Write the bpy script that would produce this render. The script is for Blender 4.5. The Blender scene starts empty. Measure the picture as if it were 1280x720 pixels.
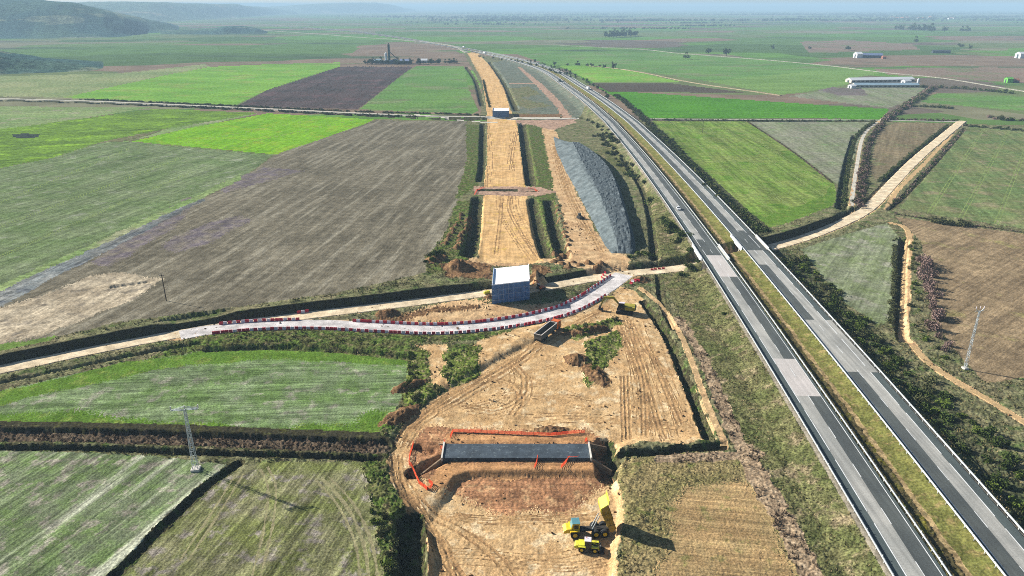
import bpy, bmesh, math, random
import numpy as np
from mathutils import Vector, Matrix
random.seed(7)
rng = np.random.default_rng(11)
sc = bpy.context.scene
COL = sc.collection
R = math.radians
STEP = 1.2           # terrain tessellation (finer = smaller faces)

# ------------------------------------------------------------------ camera
F, CX, CY, CH = 900.0, 640.0, 360.0, 110.0
TH = math.atan(352.0 / 900.0)
ST, CT = math.sin(TH), math.cos(TH)
cam = bpy.data.cameras.new('camera')
camo = bpy.data.objects.new('camera', cam)
COL.objects.link(camo)
camo.location = (0, 0, CH)
camo.rotation_euler = (math.pi / 2 - TH, 0, 0)
cam.sensor_width = 36
cam.lens = 36 * F / 1280
cam.clip_start = 1
cam.clip_end = 200000
sc.camera = camo

# ------------------------------------------------------------------ sky, sun, exposure
SUN = Vector((-0.797, 0.392, 0.459)).normalized()
w = bpy.data.worlds.new('World'); sc.world = w; w.use_nodes = True
nt = w.node_tree
sk = nt.nodes.new('ShaderNodeTexSky'); sk.sky_type = 'NISHITA'; sk.sun_disc = False
sk.sun_elevation = math.asin(SUN.z); sk.sun_rotation = math.atan2(SUN.x, SUN.y) % (2 * math.pi)
sk.air_density = 1.0; sk.dust_density = 0.6; sk.ozone_density = 1.5
bg = nt.nodes['Background']; bg.inputs[1].default_value = 0.05
nt.links.new(sk.outputs[0], bg.inputs[0])
sl = bpy.data.lights.new('sun', 'SUN'); sl.energy = 5.0; sl.angle = R(0.5); sl.color = (1.0, 0.95, 0.87)
so = bpy.data.objects.new('sun', sl); COL.objects.link(so)
so.rotation_euler = SUN.to_track_quat('Z', 'Y').to_euler()
vs = sc.view_settings
sc.display_settings.display_device = 'sRGB'
vs.view_transform = 'Standard'; vs.look = 'None'; vs.exposure = 1.4; vs.gamma = 1
vs.use_curve_mapping = False
sc.cycles.use_denoising = False; sc.cycles.filter_width = 1.0
sc.cycles.max_bounces = 5; sc.cycles.diffuse_bounces = 2; sc.cycles.volume_bounces = 0
sc.cycles.transparent_max_bounces = 8
try:
    sc.cycles.denoiser = 'OPENIMAGEDENOISE'
    sc.cycles.denoising_prefilter = 'ACCURATE'
except Exception:
    pass

# ------------------------------------------------------------------ plan helpers
def P(px, py, z=0.0):
    """ground-plan point seen at photo pixel (px, py) on the level z"""
    u = (px - CX) / F; v = (py - CY) / F
    dy = CT - v * ST; dz = -ST - v * CT
    t = (z - CH) / dz
    return Vector((u * t, dy * t, z))

def zat(px, py, Y):
    u = (px - CX) / F; v = (py - CY) / F
    t = Y / (CT - v * ST)
    return CH + t * (-ST - v * CT)

def smooth_line(pts, n=6):
    """Catmull-Rom through the points"""
    pts = [np.array(p, float) for p in pts]
    if len(pts) < 3: return np.array(pts)
    out = []
    ext = [2 * pts[0] - pts[1]] + pts + [2 * pts[-1] - pts[-2]]
    for i in range(1, len(ext) - 2):
        p0, p1, p2, p3 = ext[i - 1:i + 3]
        for k in range(n):
            t = k / n
            out.append(0.5 * ((2 * p1) + (-p0 + p2) * t + (2 * p0 - 5 * p1 + 4 * p2 - p3) * t * t + (-p0 + 3 * p1 - 3 * p2 + p3) * t ** 3))
    out.append(pts[-1])
    return np.array(out)

def WL(pts, z=0.0, n=6):
    """pixel polyline -> smooth world polyline (k,3); a third entry of a point is its level"""
    return smooth_line([tuple(P(p[0], p[1], p[2] if len(p) > 2 else z)) for p in pts], n)

def resample(line, step):
    line = np.asarray(line, float)
    d = np.r_[0, np.cumsum(np.linalg.norm(np.diff(line[:, :2], axis=0), axis=1))]
    n = max(2, int(round(d[-1] / step)) + 1)
    s = np.linspace(0, d[-1], n)
    return np.stack([np.interp(s, d, line[:, k]) for k in range(line.shape[1])], 1)

def hash2(ix, iy, seed):
    h = (ix.astype(np.int64) * 374761393 + iy.astype(np.int64) * 668265263 + seed * 974634777) & 0xFFFFFFFF
    h = ((h ^ (h >> 13)) * 1274126177) & 0xFFFFFFFF
    return ((h ^ (h >> 16)) & 0xFFFF) / 65535.0

def vnoise(x, y, seed=0):
    x = np.asarray(x, float); y = np.asarray(y, float)
    ix = np.floor(x); iy = np.floor(y)
    fx = x - ix; fy = y - iy
    fx = fx * fx * (3 - 2 * fx); fy = fy * fy * (3 - 2 * fy)
    a = hash2(ix, iy, seed); b = hash2(ix + 1, iy, seed)
    c = hash2(ix, iy + 1, seed); d = hash2(ix + 1, iy + 1, seed)
    return (a + (b - a) * fx + (c - a) * fy + (a - b - c + d) * fx * fy) * 2 - 1

def fbm(x, y, seed=0, octv=3):
    s = 0; a = 1; f = 1; n = 0
    for o in range(octv):
        s = s + a * vnoise(x * f + 17.3 * o, y * f - 9.1 * o, seed + o); n += a
        a *= 0.5; f *= 2.03
    return s / n

def dist_line(X, Y, line, maxd, open_=False):
    """distance, interpolated level and side of points to a polyline (inf beyond maxd)"""
    line = np.asarray(line, float)
    D = np.full(X.shape, np.inf); Z = np.zeros(X.shape); SG = np.ones(X.shape)
    x0, y0 = line[:, 0].min() - maxd, line[:, 1].min() - maxd
    x1, y1 = line[:, 0].max() + maxd, line[:, 1].max() + maxd
    idx = np.nonzero((X > x0) & (X < x1) & (Y > y0) & (Y < y1))[0]
    if len(idx) == 0: return D, Z, SG
    xs = X[idx]; ys = Y[idx]
    d = np.full(xs.shape, np.inf); z = np.zeros(xs.shape); sg = np.ones(xs.shape)
    for i in range(len(line) - 1):
        ax, ay, az = line[i]; bx, by, bz = line[i + 1]
        m = (xs > min(ax, bx) - maxd) & (xs < max(ax, bx) + maxd) & (ys > min(ay, by) - maxd) & (ys < max(ay, by) + maxd)
        if not m.any(): continue
        qx = xs[m]; qy = ys[m]
        vx, vy = bx - ax, by - ay
        L2 = vx * vx + vy * vy + 1e-9
        t = ((qx - ax) * vx + (qy - ay) * vy) / L2
        end = ((i == 0) & (t < 0)) | ((i == len(line) - 2) & (t > 1)) if open_ else False
        t = np.clip(t, 0, 1)
        dd = np.hypot(qx - ax - t * vx, qy - ay - t * vy) + np.where(end, 1e6, 0)
        cur = d[m]; better = dd < cur
        k = np.nonzero(m)[0][better]
        d[k] = dd[better]; z[k] = az + t[better] * (bz - az)
        sg[k] = np.sign((qx[better] - ax) * vy - (qy[better] - ay) * vx)
    D[idx] = d; Z[idx] = z; SG[idx] = sg
    return D, Z, SG

def in_poly(X, Y, poly):
    poly = np.asarray(poly, float)[:, :2]
    res = np.zeros(X.shape, bool)
    idx = np.nonzero((X >= poly[:, 0].min()) & (X <= poly[:, 0].max()) & (Y >= poly[:, 1].min()) & (Y <= poly[:, 1].max()))[0]
    if len(idx) == 0: return res
    xs = X[idx]; ys = Y[idx]; r = np.zeros(xs.shape, bool)
    j = len(poly) - 1
    for i in range(len(poly)):
        xi, yi = poly[i]; xj, yj = poly[j]
        if yi != yj:
            c = ((yi > ys) != (yj > ys)) & (xs < (xj - xi) * (ys - yi) / (yj - yi) + xi)
            r ^= c
        j = i
    res[idx] = r
    return res

def sdist_poly(X, Y, poly, maxd):
    """signed distance (negative inside) limited to maxd"""
    poly = np.asarray(poly, float)
    ring = np.c_[np.vstack([poly[:, :2], poly[:1, :2]]), np.zeros(len(poly) + 1)]
    D, _, _ = dist_line(X, Y, ring, maxd)
    D = np.minimum(D, maxd)
    ins = in_poly(X, Y, poly)
    return np.where(ins, -D, D)

# ------------------------------------------------------------------ materials
def lin(c):
    c = c / 255.0
    return c / 12.92 if c <= 0.04045 else ((c + 0.055) / 1.055) ** 2.4
KALB = 0.60
def C(r, g, b, k=KALB):
    """base colour for something whose sunlit flat surface reads (r, g, b)"""
    return (lin(r) * k, lin(g) * k, lin(b) * k, 1)

class NT:
    def __init__(s, name):
        s.m = bpy.data.materials.new(name); s.m.use_nodes = True
        s.t = s.m.node_tree
        s.b = s.t.nodes['Principled BSDF']
        s.b.inputs['Specular IOR Level'].default_value = 0.0
        s.b.inputs['Roughness'].default_value = 0.95
        s.pos = s.n('ShaderNodeNewGeometry').outputs['Position']
    def n(s, ty, **kw):
        nd = s.t.nodes.new(ty)
        for k, v in kw.items(): setattr(nd, k, v)
        return nd
    def l(s, a, b): s.t.links.new(a, b)
    def mapping(s, vec, scale=(1, 1, 1), rot=0, loc=(0, 0, 0)):
        nd = s.n('ShaderNodeMapping'); nd.vector_type = 'POINT'
        nd.inputs['Scale'].default_value = scale; nd.inputs['Rotation'].default_value = (0, 0, rot)
        nd.inputs['Location'].default_value = loc
        s.l(vec, nd.inputs['Vector']); return nd.outputs[0]
    def noise(s, vec, scale, detail=3, rough=0.55):
        nd = s.n('ShaderNodeTexNoise'); nd.inputs['Scale'].default_value = scale
        nd.inputs['Detail'].default_value = detail; nd.inputs['Roughness'].default_value = rough
        s.l(vec, nd.inputs['Vector']); return nd.outputs['Fac']
    def rng(s, fac, a, b, c=0.0, d=1.0):
        nd = s.n('ShaderNodeMapRange'); nd.interpolation_type = 'SMOOTHSTEP'
        nd.inputs['From Min'].default_value = a; nd.inputs['From Max'].default_value = b
        nd.inputs['To Min'].default_value = c; nd.inputs['To Max'].default_value = d
        s.l(fac, nd.inputs['Value']); return nd.outputs['Result']
    def mix(s, fac, a, b):
        nd = s.n('ShaderNodeMix'); nd.data_type = 'RGBA'
        if isinstance(fac, float): nd.inputs[0].default_value = fac
        else: s.l(fac, nd.inputs[0])
        for v, k in ((a, 6), (b, 7)):
            if isinstance(v, tuple): nd.inputs[k].default_value = v
            else: s.l(v, nd.inputs[k])
        return nd.outputs[2]
    def scale(s, col, fac):
        nd = s.n('ShaderNodeVectorMath'); nd.operation = 'SCALE'
        s.l(col, nd.inputs[0]); s.l(fac, nd.inputs['Scale']); return nd.outputs[0]
    def bump(s, h, strength, dist):
        nd = s.n('ShaderNodeBump'); nd.inputs['Strength'].default_value = strength
        nd.inputs['Distance'].default_value = dist
        s.l(h, nd.inputs['Height']); s.l(nd.outputs[0], s.b.inputs['Normal'])
    def out(s, col):
        s.l(col, s.b.inputs['Base Color']); return s.m

MATS = {}
def ang_of(a, b, z=0):
    p, q = P(*a, z), P(*b, z)
    return math.atan2(q.y - p.y, q.x - p.x)

def gmat(name, c1, c2, c3=None, patch=18, cover3=0.56, rows=None, rowp=2.6, rowk=0.35, rowcol=None, fine=0.7, fk=0.45, mid=4.0, mk=0.25,
         bump=0.5, bd=0.25, seed=0.0):
    """soil / crop / grass: large patches, mid mottling, fine grain, optional drilled rows at angle `rows`"""
    n = NT(name)
    pos = n.mapping(n.pos, loc=(seed * 31.7, seed * 13.1, 0))
    col = n.mix(n.rng(n.noise(pos, 1.0 / patch, 5, 0.62), 0.36, 0.64), C(*c1), C(*c2))
    if c3 is not None:
        col = n.mix(n.rng(n.noise(n.mapping(pos, loc=(91, 47, 0)), 1.0 / (patch * 0.6), 5, 0.65), cover3 - 0.05, cover3 + 0.09), col, C(*c3))
    if rows is not None:
        mp = n.mapping(pos, scale=(1.0 / (rowp * 22), 1.0 / rowp, 1.0), rot=0)
        rot = n.n('ShaderNodeVectorRotate'); rot.rotation_type = 'Z_AXIS'
        rot.inputs['Angle'].default_value = -rows
        n.l(pos, rot.inputs['Vector'])
        mp = n.mapping(rot.outputs[0], scale=(1.0 / (rowp * 26), 1.0 / rowp, 1.0))
        r1 = n.noise(mp, 1.0, 3, 0.65)
        mp2 = n.mapping(rot.outputs[0], scale=(1.0 / (rowp * 60), 1.0 / (rowp * 4.3), 1.0))
        r2 = n.noise(mp2, 1.0, 2, 0.5)
        if rowcol is not None:
            col = n.mix(n.rng(r2, 0.5, 0.68), col, C(*rowcol))
        col = n.scale(col, n.rng(r1, 0.3, 0.7, 1 - rowk, 1 + rowk))
        col = n.scale(col, n.rng(r2, 0.3, 0.7, 1 - rowk * 0.6, 1 + rowk * 0.6))
    if mk: col = n.scale(col, n.rng(n.noise(pos, 1.0 / mid, 4, 0.6), 0.3, 0.7, 1 - mk, 1 + mk))
    fn = n.noise(pos, 1.0 / fine, 4, 0.7)
    col = n.scale(col, n.rng(fn, 0.3, 0.7, 1 - fk, 1 + fk))
    n.bump(fn, bump, bd)
    MATS[name] = n.out(col)
    return MATS[name]

def pmat(name, c, rough=0.6, metal=0.0, spec=0.3, var=0.12, vs_=1.2, k=KALB, bump=0.0, c2=None):
    """painted / metal / concrete part with a little wear"""
    n = NT(name)
    tc = n.n('ShaderNodeTexCoord').outputs['Object']
    f = n.noise(tc, vs_, 5, 0.65)
    col = n.mix(n.rng(f, 0.3, 0.7), tuple(x * (1 - var) for x in C(*c, k)[:3]) + (1,), tuple(min(1, x * (1 + var)) for x in C(*c, k)[:3]) + (1,))
    if c2 is not None:
        col = n.mix(n.rng(n.noise(tc, vs_ * 2.3, 5, 0.7), 0.55, 0.68), col, C(*c2, k))
    n.b.inputs['Roughness'].default_value = rough; n.b.inputs['Metallic'].default_value = metal
    n.b.inputs['Specular IOR Level'].default_value = spec
    if bump: n.bump(n.noise(tc, vs_ * 6, 3), bump, 0.03)
    MATS[name] = n.out(col); return MATS[name]

# ------------------------------------------------------------------ object helpers
def link(o): COL.objects.link(o); return o
def tag(o, label=None, cat=None, group=None, kind=None):
    if label: o['label'] = label
    if cat: o['category'] = cat
    if group: o['group'] = group
    if kind: o['kind'] = kind
    return o
def mesh_np(name, V, Q, mats, smooth=False, mi=None):
    """mesh from numpy quads"""
    me = bpy.data.meshes.new(name)
    V = np.asarray(V, np.float32); Q = np.asarray(Q, np.int32); k = Q.shape[1]
    me.vertices.add(len(V)); me.vertices.foreach_set('co', V.ravel())
    me.loops.add(Q.size); me.loops.foreach_set('vertex_index', Q.ravel())
    me.polygons.add(len(Q))
    me.polygons.foreach_set('loop_start', np.arange(0, Q.size, k, dtype=np.int32))
    me.polygons.foreach_set('loop_total', np.full(len(Q), k, np.int32))
    if mi is not None: me.polygons.foreach_set('material_index', np.asarray(mi, np.int32))
    me.polygons.foreach_set('use_smooth', np.full(len(Q), smooth, bool))
    for m in (mats if isinstance(mats, (list, tuple)) else [mats]): me.materials.append(m)
    me.update(calc_edges=True)
    return me
def obj_np(name, V, Q, mats, parent=None, smooth=False, mi=None):
    o = link(bpy.data.objects.new(name, mesh_np(name, V, Q, mats, smooth, mi)))
    if parent: o.parent = parent
    return o
def empty(name, loc, rz=0.0):
    o = link(bpy.data.objects.new(name, None)); o.location = loc; o.rotation_euler = (0, 0, rz)
    o.empty_display_size = 0.5
    return o
def copy_tree(o, parent=None):
    c = o.copy(); COL.objects.link(c)
    if parent: c.parent = parent
    for ch in [x for x in o.children]: copy_tree(ch, c)
    return c

class MB:
    """collects boxes, prisms, cylinders and bars into one mesh"""
    def __init__(s): s.bm = bmesh.new()
    def box(s, c, d, rot=None, bev=0.0):
        g = bmesh.ops.create_cube(s.bm, size=1.0)
        vs_ = g['verts']
        M = Matrix.Translation(c) @ (rot.to_4x4() if rot is not None else Matrix()) @ Matrix.Diagonal((d[0], d[1], d[2], 1))
        bmesh.ops.transform(s.bm, matrix=M, verts=vs_)
        if bev:
            ed = list({e for v in vs_ for e in v.link_edges})
            bmesh.ops.bevel(s.bm, geom=ed, offset=bev, segments=1, affect='EDGES', profile=0.5)
        return s
    def cyl(s, p, q, r, r2=None, seg=12, cap=True):
        p = Vector(p); q = Vector(q); d = q - p
        g = bmesh.ops.create_cone(s.bm, cap_ends=cap, segments=seg, radius1=r, radius2=r if r2 is None else r2, depth=d.length)
        M = Matrix.Translation((p + q) / 2) @ d.to_track_quat('Z', 'Y').to_matrix().to_4x4()
        bmesh.ops.transform(s.bm, matrix=M, verts=g['verts']); return s
    def bar(s, p, q, wd, ht=None):
        p = Vector(p); q = Vector(q); d = q - p
        return s.box((p + q) / 2, (wd, ht or wd, d.length), d.to_track_quat('Z', 'Y').to_matrix())
    def prism(s, prof, y0, y1, axis='Y'):
        """profile (x,z) extruded along y (or profile (y,z) along x)"""
        f = (lambda a, b, t: (a, t, b)) if axis == 'Y' else (lambda a, b, t: (t, a, b))
        A = [s.bm.verts.new(f(a, b, y0)) for a, b in prof]; B = [s.bm.verts.new(f(a, b, y1)) for a, b in prof]
        n = len(prof)
        fs = [s.bm.faces.new(A), s.bm.faces.new(B[::-1])]
        for i in range(n): fs.append(s.bm.faces.new((A[i], B[i], B[(i + 1) % n], A[(i + 1) % n])))
        bmesh.ops.recalc_face_normals(s.bm, faces=fs); return s
    def sheet(s, prof, y0, y1):
        A = [s.bm.verts.new((a, y0, b)) for a, b in prof]; B = [s.bm.verts.new((a, y1, b)) for a, b in prof]
        for i in range(len(prof) - 1): s.bm.faces.new((A[i], B[i], B[i + 1], A[i + 1]))
        return s
    def ball(s, c, r, sub=2, sc_=(1, 1, 1)):
        g = bmesh.ops.create_icosphere(s.bm, subdivisions=sub, radius=r)
        bmesh.ops.transform(s.bm, matrix=Matrix.Translation(c) @ Matrix.Diagonal((*sc_, 1)), verts=g['verts']); return s
    def build(s, name, mat, parent=None, smooth=False):
        me = bpy.data.meshes.new(name); s.bm.to_mesh(me); s.bm.free()
        me.materials.append(MATS[mat] if isinstance(mat, str) else mat)
        if smooth:
            for p in me.polygons: p.use_smooth = True
        o = link(bpy.data.objects.new(name, me))
        if parent: o.parent = parent
        return o

#@@TERRAIN
# ------------------------------------------------------------------ the plan: roads, ditches, earthworks
ZR = 4.0                                                   # motorway level
HWC = [(1330, 900), (1219, 720), (1145.5, 598), (1078.5, 520), (950.5, 360), (850, 235), (774, 150), (744, 126), (715, 106), (690, 90), (664, 80), (630, 71),
       (585, 61.5), (530, 52), (480, 44), (420, 37), (330, 31)]
def hwz(py): return ZR if py > 100 else (2.0 if py < 80 else 3.0)
# straight least-squares run near the camera, gently bending far away
_near = np.array([tuple(P(a, b, ZR)) for a, b in HWC[:7]])
_fit = np.polyfit(_near[:, 1], _near[:, 0], 2)
_hw = [(np.polyval(_fit, y), y, ZR) for y in np.linspace(60, P(774, 150, ZR).y, 14)] + [tuple(P(a, b, hwz(b))) for a, b in HWC[7:]]
HW = resample(smooth_line(_hw, 8), 4.0)
_t = np.gradient(HW[:, :2], axis=0); _t /= np.linalg.norm(_t, axis=1)[:, None]
HWN = np.stack([_t[:, 1], -_t[:, 0]], 1)                    # to the right of travel away from the camera
HWS = np.arange(len(HW)) * 4.0
def hw_at(s, t, dz=0.0):
    x = np.interp(s, HWS, HW[:, 0]) + t * np.interp(s, HWS, HWN[:, 0])
    y = np.interp(s, HWS, HW[:, 1]) + t * np.interp(s, HWS, HWN[:, 1])
    z = np.interp(s, HWS, HW[:, 2]) + dz
    return np.stack(np.broadcast_arrays(x, y, z), -1)
def hw_s(px, py):
    p = P(px, py, ZR); return HWS[np.argmin(np.hypot(HW[:, 0] - p.x, HW[:, 1] - p.y))]

OLD = WL([(-260, 522, -.7), (-120, 489, -.7), (0, 462, -.7), (144, 432, -.7), (260, 411, -.7), (330, 401, -.7), (400, 392, -.7), (500, 380, -.8), (585, 369, -.9), (640, 363, -1.0), (690, 357, -1.0),
          (740, 348, -1.0), (790, 341.5, -1.0), (855, 334.5, -1.2), (912, 321, -1.4), (972, 307, -1.3), (1030, 288, -1.0), (1083, 262, -.6), (1117, 228, -.3), (1150, 195, -.1), (1203, 151, 0)])
OLD_W = 3.5
DIV = WL([(225, 419, -.7), (262, 412.5, -.7), (330, 407, -.6), (400, 405.8, -.6), (475, 409.5, -.6), (550, 412, -.6), (625, 405.5, -.6), (690, 393, -.7), (728, 378, -.75), (756, 360, -.8), (780, 343, -.95)])
SUBL = [(609, 154), (609, 199), (605, 229), (604, 248), (601, 290), (597, 328)]
SUBR = [(679, 328), (668, 288), (660, 248), (656, 229), (652, 199), (646, 154)]
SUBL2 = [(584, 66), (591, 79), (598, 91), (603, 102), (608, 134), (609, 154)]
SUBR2 = [(646, 154), (637, 134), (631, 113), (614, 83), (604, 73), (597, 66)]
SUBC = WL([(590, 66), (602, 80), (616, 104), (623, 134), (628, 154), (631, 199), (631, 229), (632, 248), (635, 290), (638, 322)], -0.3)
# construction floor (px at the level -2), and its deeper southern part
CZ = [(536, 900), (535, 800), (533, 722), (536, 690), (530, 665), (505, 630), (488, 600), (483, 575), (490, 552), (508, 525), (540, 498), (565, 482), (600, 462), (640, 441), (672, 424), (690, 404), (720, 394), (755, 378), (775, 356),
      (795, 362), (812, 385), (836, 420), (858, 470), (888, 548), (850, 556), (800, 552), (772, 562), (772, 600), (782, 640), (772, 690), (771, 725), (775, 900)]
SZ = [(430, 900), (430, 720), (440, 690), (470, 655), (500, 632), (522, 622), (548, 614), (566, 595), (585, 589), (660, 587), (745, 587), (772, 590), (772, 600), (782, 640), (772, 690), (771, 725), (775, 900)]
def WP(pts, z=0.0): return np.array([tuple(P(p[0], p[1], z)) for p in pts])
CZw, SZw = WP(CZ, -1.5), WP(SZ, -1.0)
ditches = [  # pixel line, bed level, half width, slope, level of the px line
    ([(-260, 545), (-100, 543), (0, 543), (120, 545), (245, 549), (360, 553), (474, 558)], -1.35, 2.9, .35), ([(-260, 563), (-100, 560), (0, 559.5), (120, 561), (245, 566), (360, 569), (474, 573)], -1.5, .5, .6),
    ([(298, 580), (260, 606), (205, 657), (150, 712), (110, 752), (60, 800)], -1.2, 0.6, 0.8),
    ([(804, 376), (830, 412), (850, 455), (870, 505), (886, 546)], -2.4, 0.7, 0.6),
    ([(757, 566), (800, 566), (850, 562), (905, 557)], -2.0, 0.4, 0.7),
    ([(513, 646), (513, 690), (513, 730), (514, 800)], -4.0, 2.2, 0.45),
    ([(603.5, 155), (603, 199), (600, 226)], -2.4, 1.5, .7),
    ([(597, 248), (593, 290), (586, 320)], -2.8, 2.2, .7),
    ([(653, 155), (659, 199), (664, 230)], -3.0, 2.4, .7),
    ([(665, 250), (673, 290), (684, 321)], -2.8, 1.9, .7),
    ([(686, 252), (694, 290), (704, 322)], -2.6, 1.8, .7),
    ([(583, 84), (594, 100), (603, 132)], -2.0, 2.0, 1.0),
    ([(612, 78), (628, 100), (641, 128), (646, 138)], -2.4, 2.0, 1.0),
    ([(560, 147.5), (612, 148.5), (660, 149)], -2.2, 2.0, 1.0),
    ([(778, 198), (800, 232), (812, 270), (817, 310), (818, 326)], -1.4, 0.7, 0.9),
    ([(1130, 300), (1126, 350), (1125, 400), (1131, 425)], -1.8, 1.2, 0.8),
    ([(823, 345), (828, 380), (842, 410)], -1.0, 0.6, 0.9),
    ([(1068, 170), (1058, 210), (1052, 262)], -1.6, 1.6, 0.9),
    ([(1185, 157), (1140, 195), (1106, 226)], -1.5, 1.2, 0.9),
    ([(1206, 160), (1172, 200), (1135, 240), (1112, 262)], -1.2, 0.9, 0.9),
    ([(0, 125.5), (130, 129.5), (300, 137), (450, 144), (590, 150)], -1.8, 1.6, 1.0),
    ([(812, 149.5), (935, 150.5), (1100, 151.5)], -1.4, 1.5, 1.0),
    ([(1210, 156), (1300, 164), (1420, 174)], -2.2, 3.0, 0.9),
    ([(632, 237.5), (600, 237)], -2.2, 0.9, 0.6), ([(612, 237), (668, 238)], -2.0, 0.9, 0.6),
    ([(516, 589), (534, 580), (552, 571)], -3.6, 1.3, 0.35),
    ([(522, 556), (537, 561)], -2.2, 1.0, 0.5),
    ([(738, 563), (752, 566), (762, 572)], -4.0, 2.2, 0.4), ([(756, 552), (759, 590)], -3.6, 1.5, 0.6),
    ([(262, 437), (330, 434), (420, 437), (505, 446)], -1.5, 0.9, 1.0),
    ([(141, 360), (163, 357), (185, 354)], -1.1, .5, .5),
    ([(0, 478), (130, 451), (250, 429)], -1.3, 0.3, .8),
]
DIT = [(WL(a), b, c, d) for a, b, c, d in ditches]
BOXP = P(640, 362, -3.2)
RUTS = [([(500, 552), (520, 525), (560, 495), (610, 468), (660, 440), (700, 415), (760, 384)], .9), ([(505, 560), (530, 528), (580, 498), (640, 462), (680, 430)], .9),
        ([(497, 600), (512, 632), (545, 665), (560, 720), (563, 790)], .9), ([(505, 600), (530, 632), (580, 660), (620, 690), (650, 730)], .9), ([(494, 570), (500, 605), (525, 640), (556, 690), (590, 740)], .9),
        ([(640, 455), (655, 470), (652, 495), (620, 512), (585, 508)], .8), ([(600, 470), (640, 480), (650, 500), (640, 520)], .8), ([(690, 400), (660, 440), (600, 480), (545, 515)], .9),
        ([(786, 400), (800, 450), (815, 500), (830, 550)], .6), ([(770, 400), (790, 440), (803, 480), (806, 545)], .6), ([(778, 470), (781, 550)], .5), ([(783, 470), (786, 550)], .5),
        ([(810, 430), (830, 480), (850, 530)], .7), ([(790, 405), (810, 440), (840, 470)], .6),
        ([(692, 180), (704, 225), (718, 262), (740, 300)], .8), ([(700, 195), (712, 235), (730, 275), (752, 318)], .8),
        ([(642, 215), (640, 199), (646, 165)], .8), ([(640, 240), (636, 260), (650, 290), (672, 322)], .8), ([(620, 320), (625, 280), (628, 250)], .8)]
RUTW = [(WL(a, -.8), b) for a, b in RUTS]
FAINT = []
for base, n_, jx in ((RUTS[0][0], 5, 7), (RUTS[2][0], 5, 9), (RUTS[4][0], 4, 7), (RUTS[5][0], 3, 10), (RUTS[8][0], 5, 12), (RUTS[9][0], 5, 10), (RUTS[12][0], 4, 10), (RUTS[14][0], 3, 3), (RUTS[16][0], 3, 6), (RUTS[17][0], 4, 8),
                     ([(610, 158), (612, 200), (610, 236)], 2, 6), ([(545, 690), (600, 690), (700, 700), (760, 690)], 3, 12), ([(560, 640), (640, 645), (740, 640)], 4, 8), ([(600, 500), (680, 480), (760, 490)], 4, 20), ([(640, 520), (740, 520), (860, 530)], 3, 12)):
    for i in range(n_):
        ox, oy = rng.normal(0, jx), rng.normal(0, jx * .5)
        FAINT.append((WL([(a + ox + rng.normal(0, jx * .25), b + oy + rng.normal(0, jx * .15)) for a, b in base], -.8), rng.uniform(.7, 1.0)))

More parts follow.
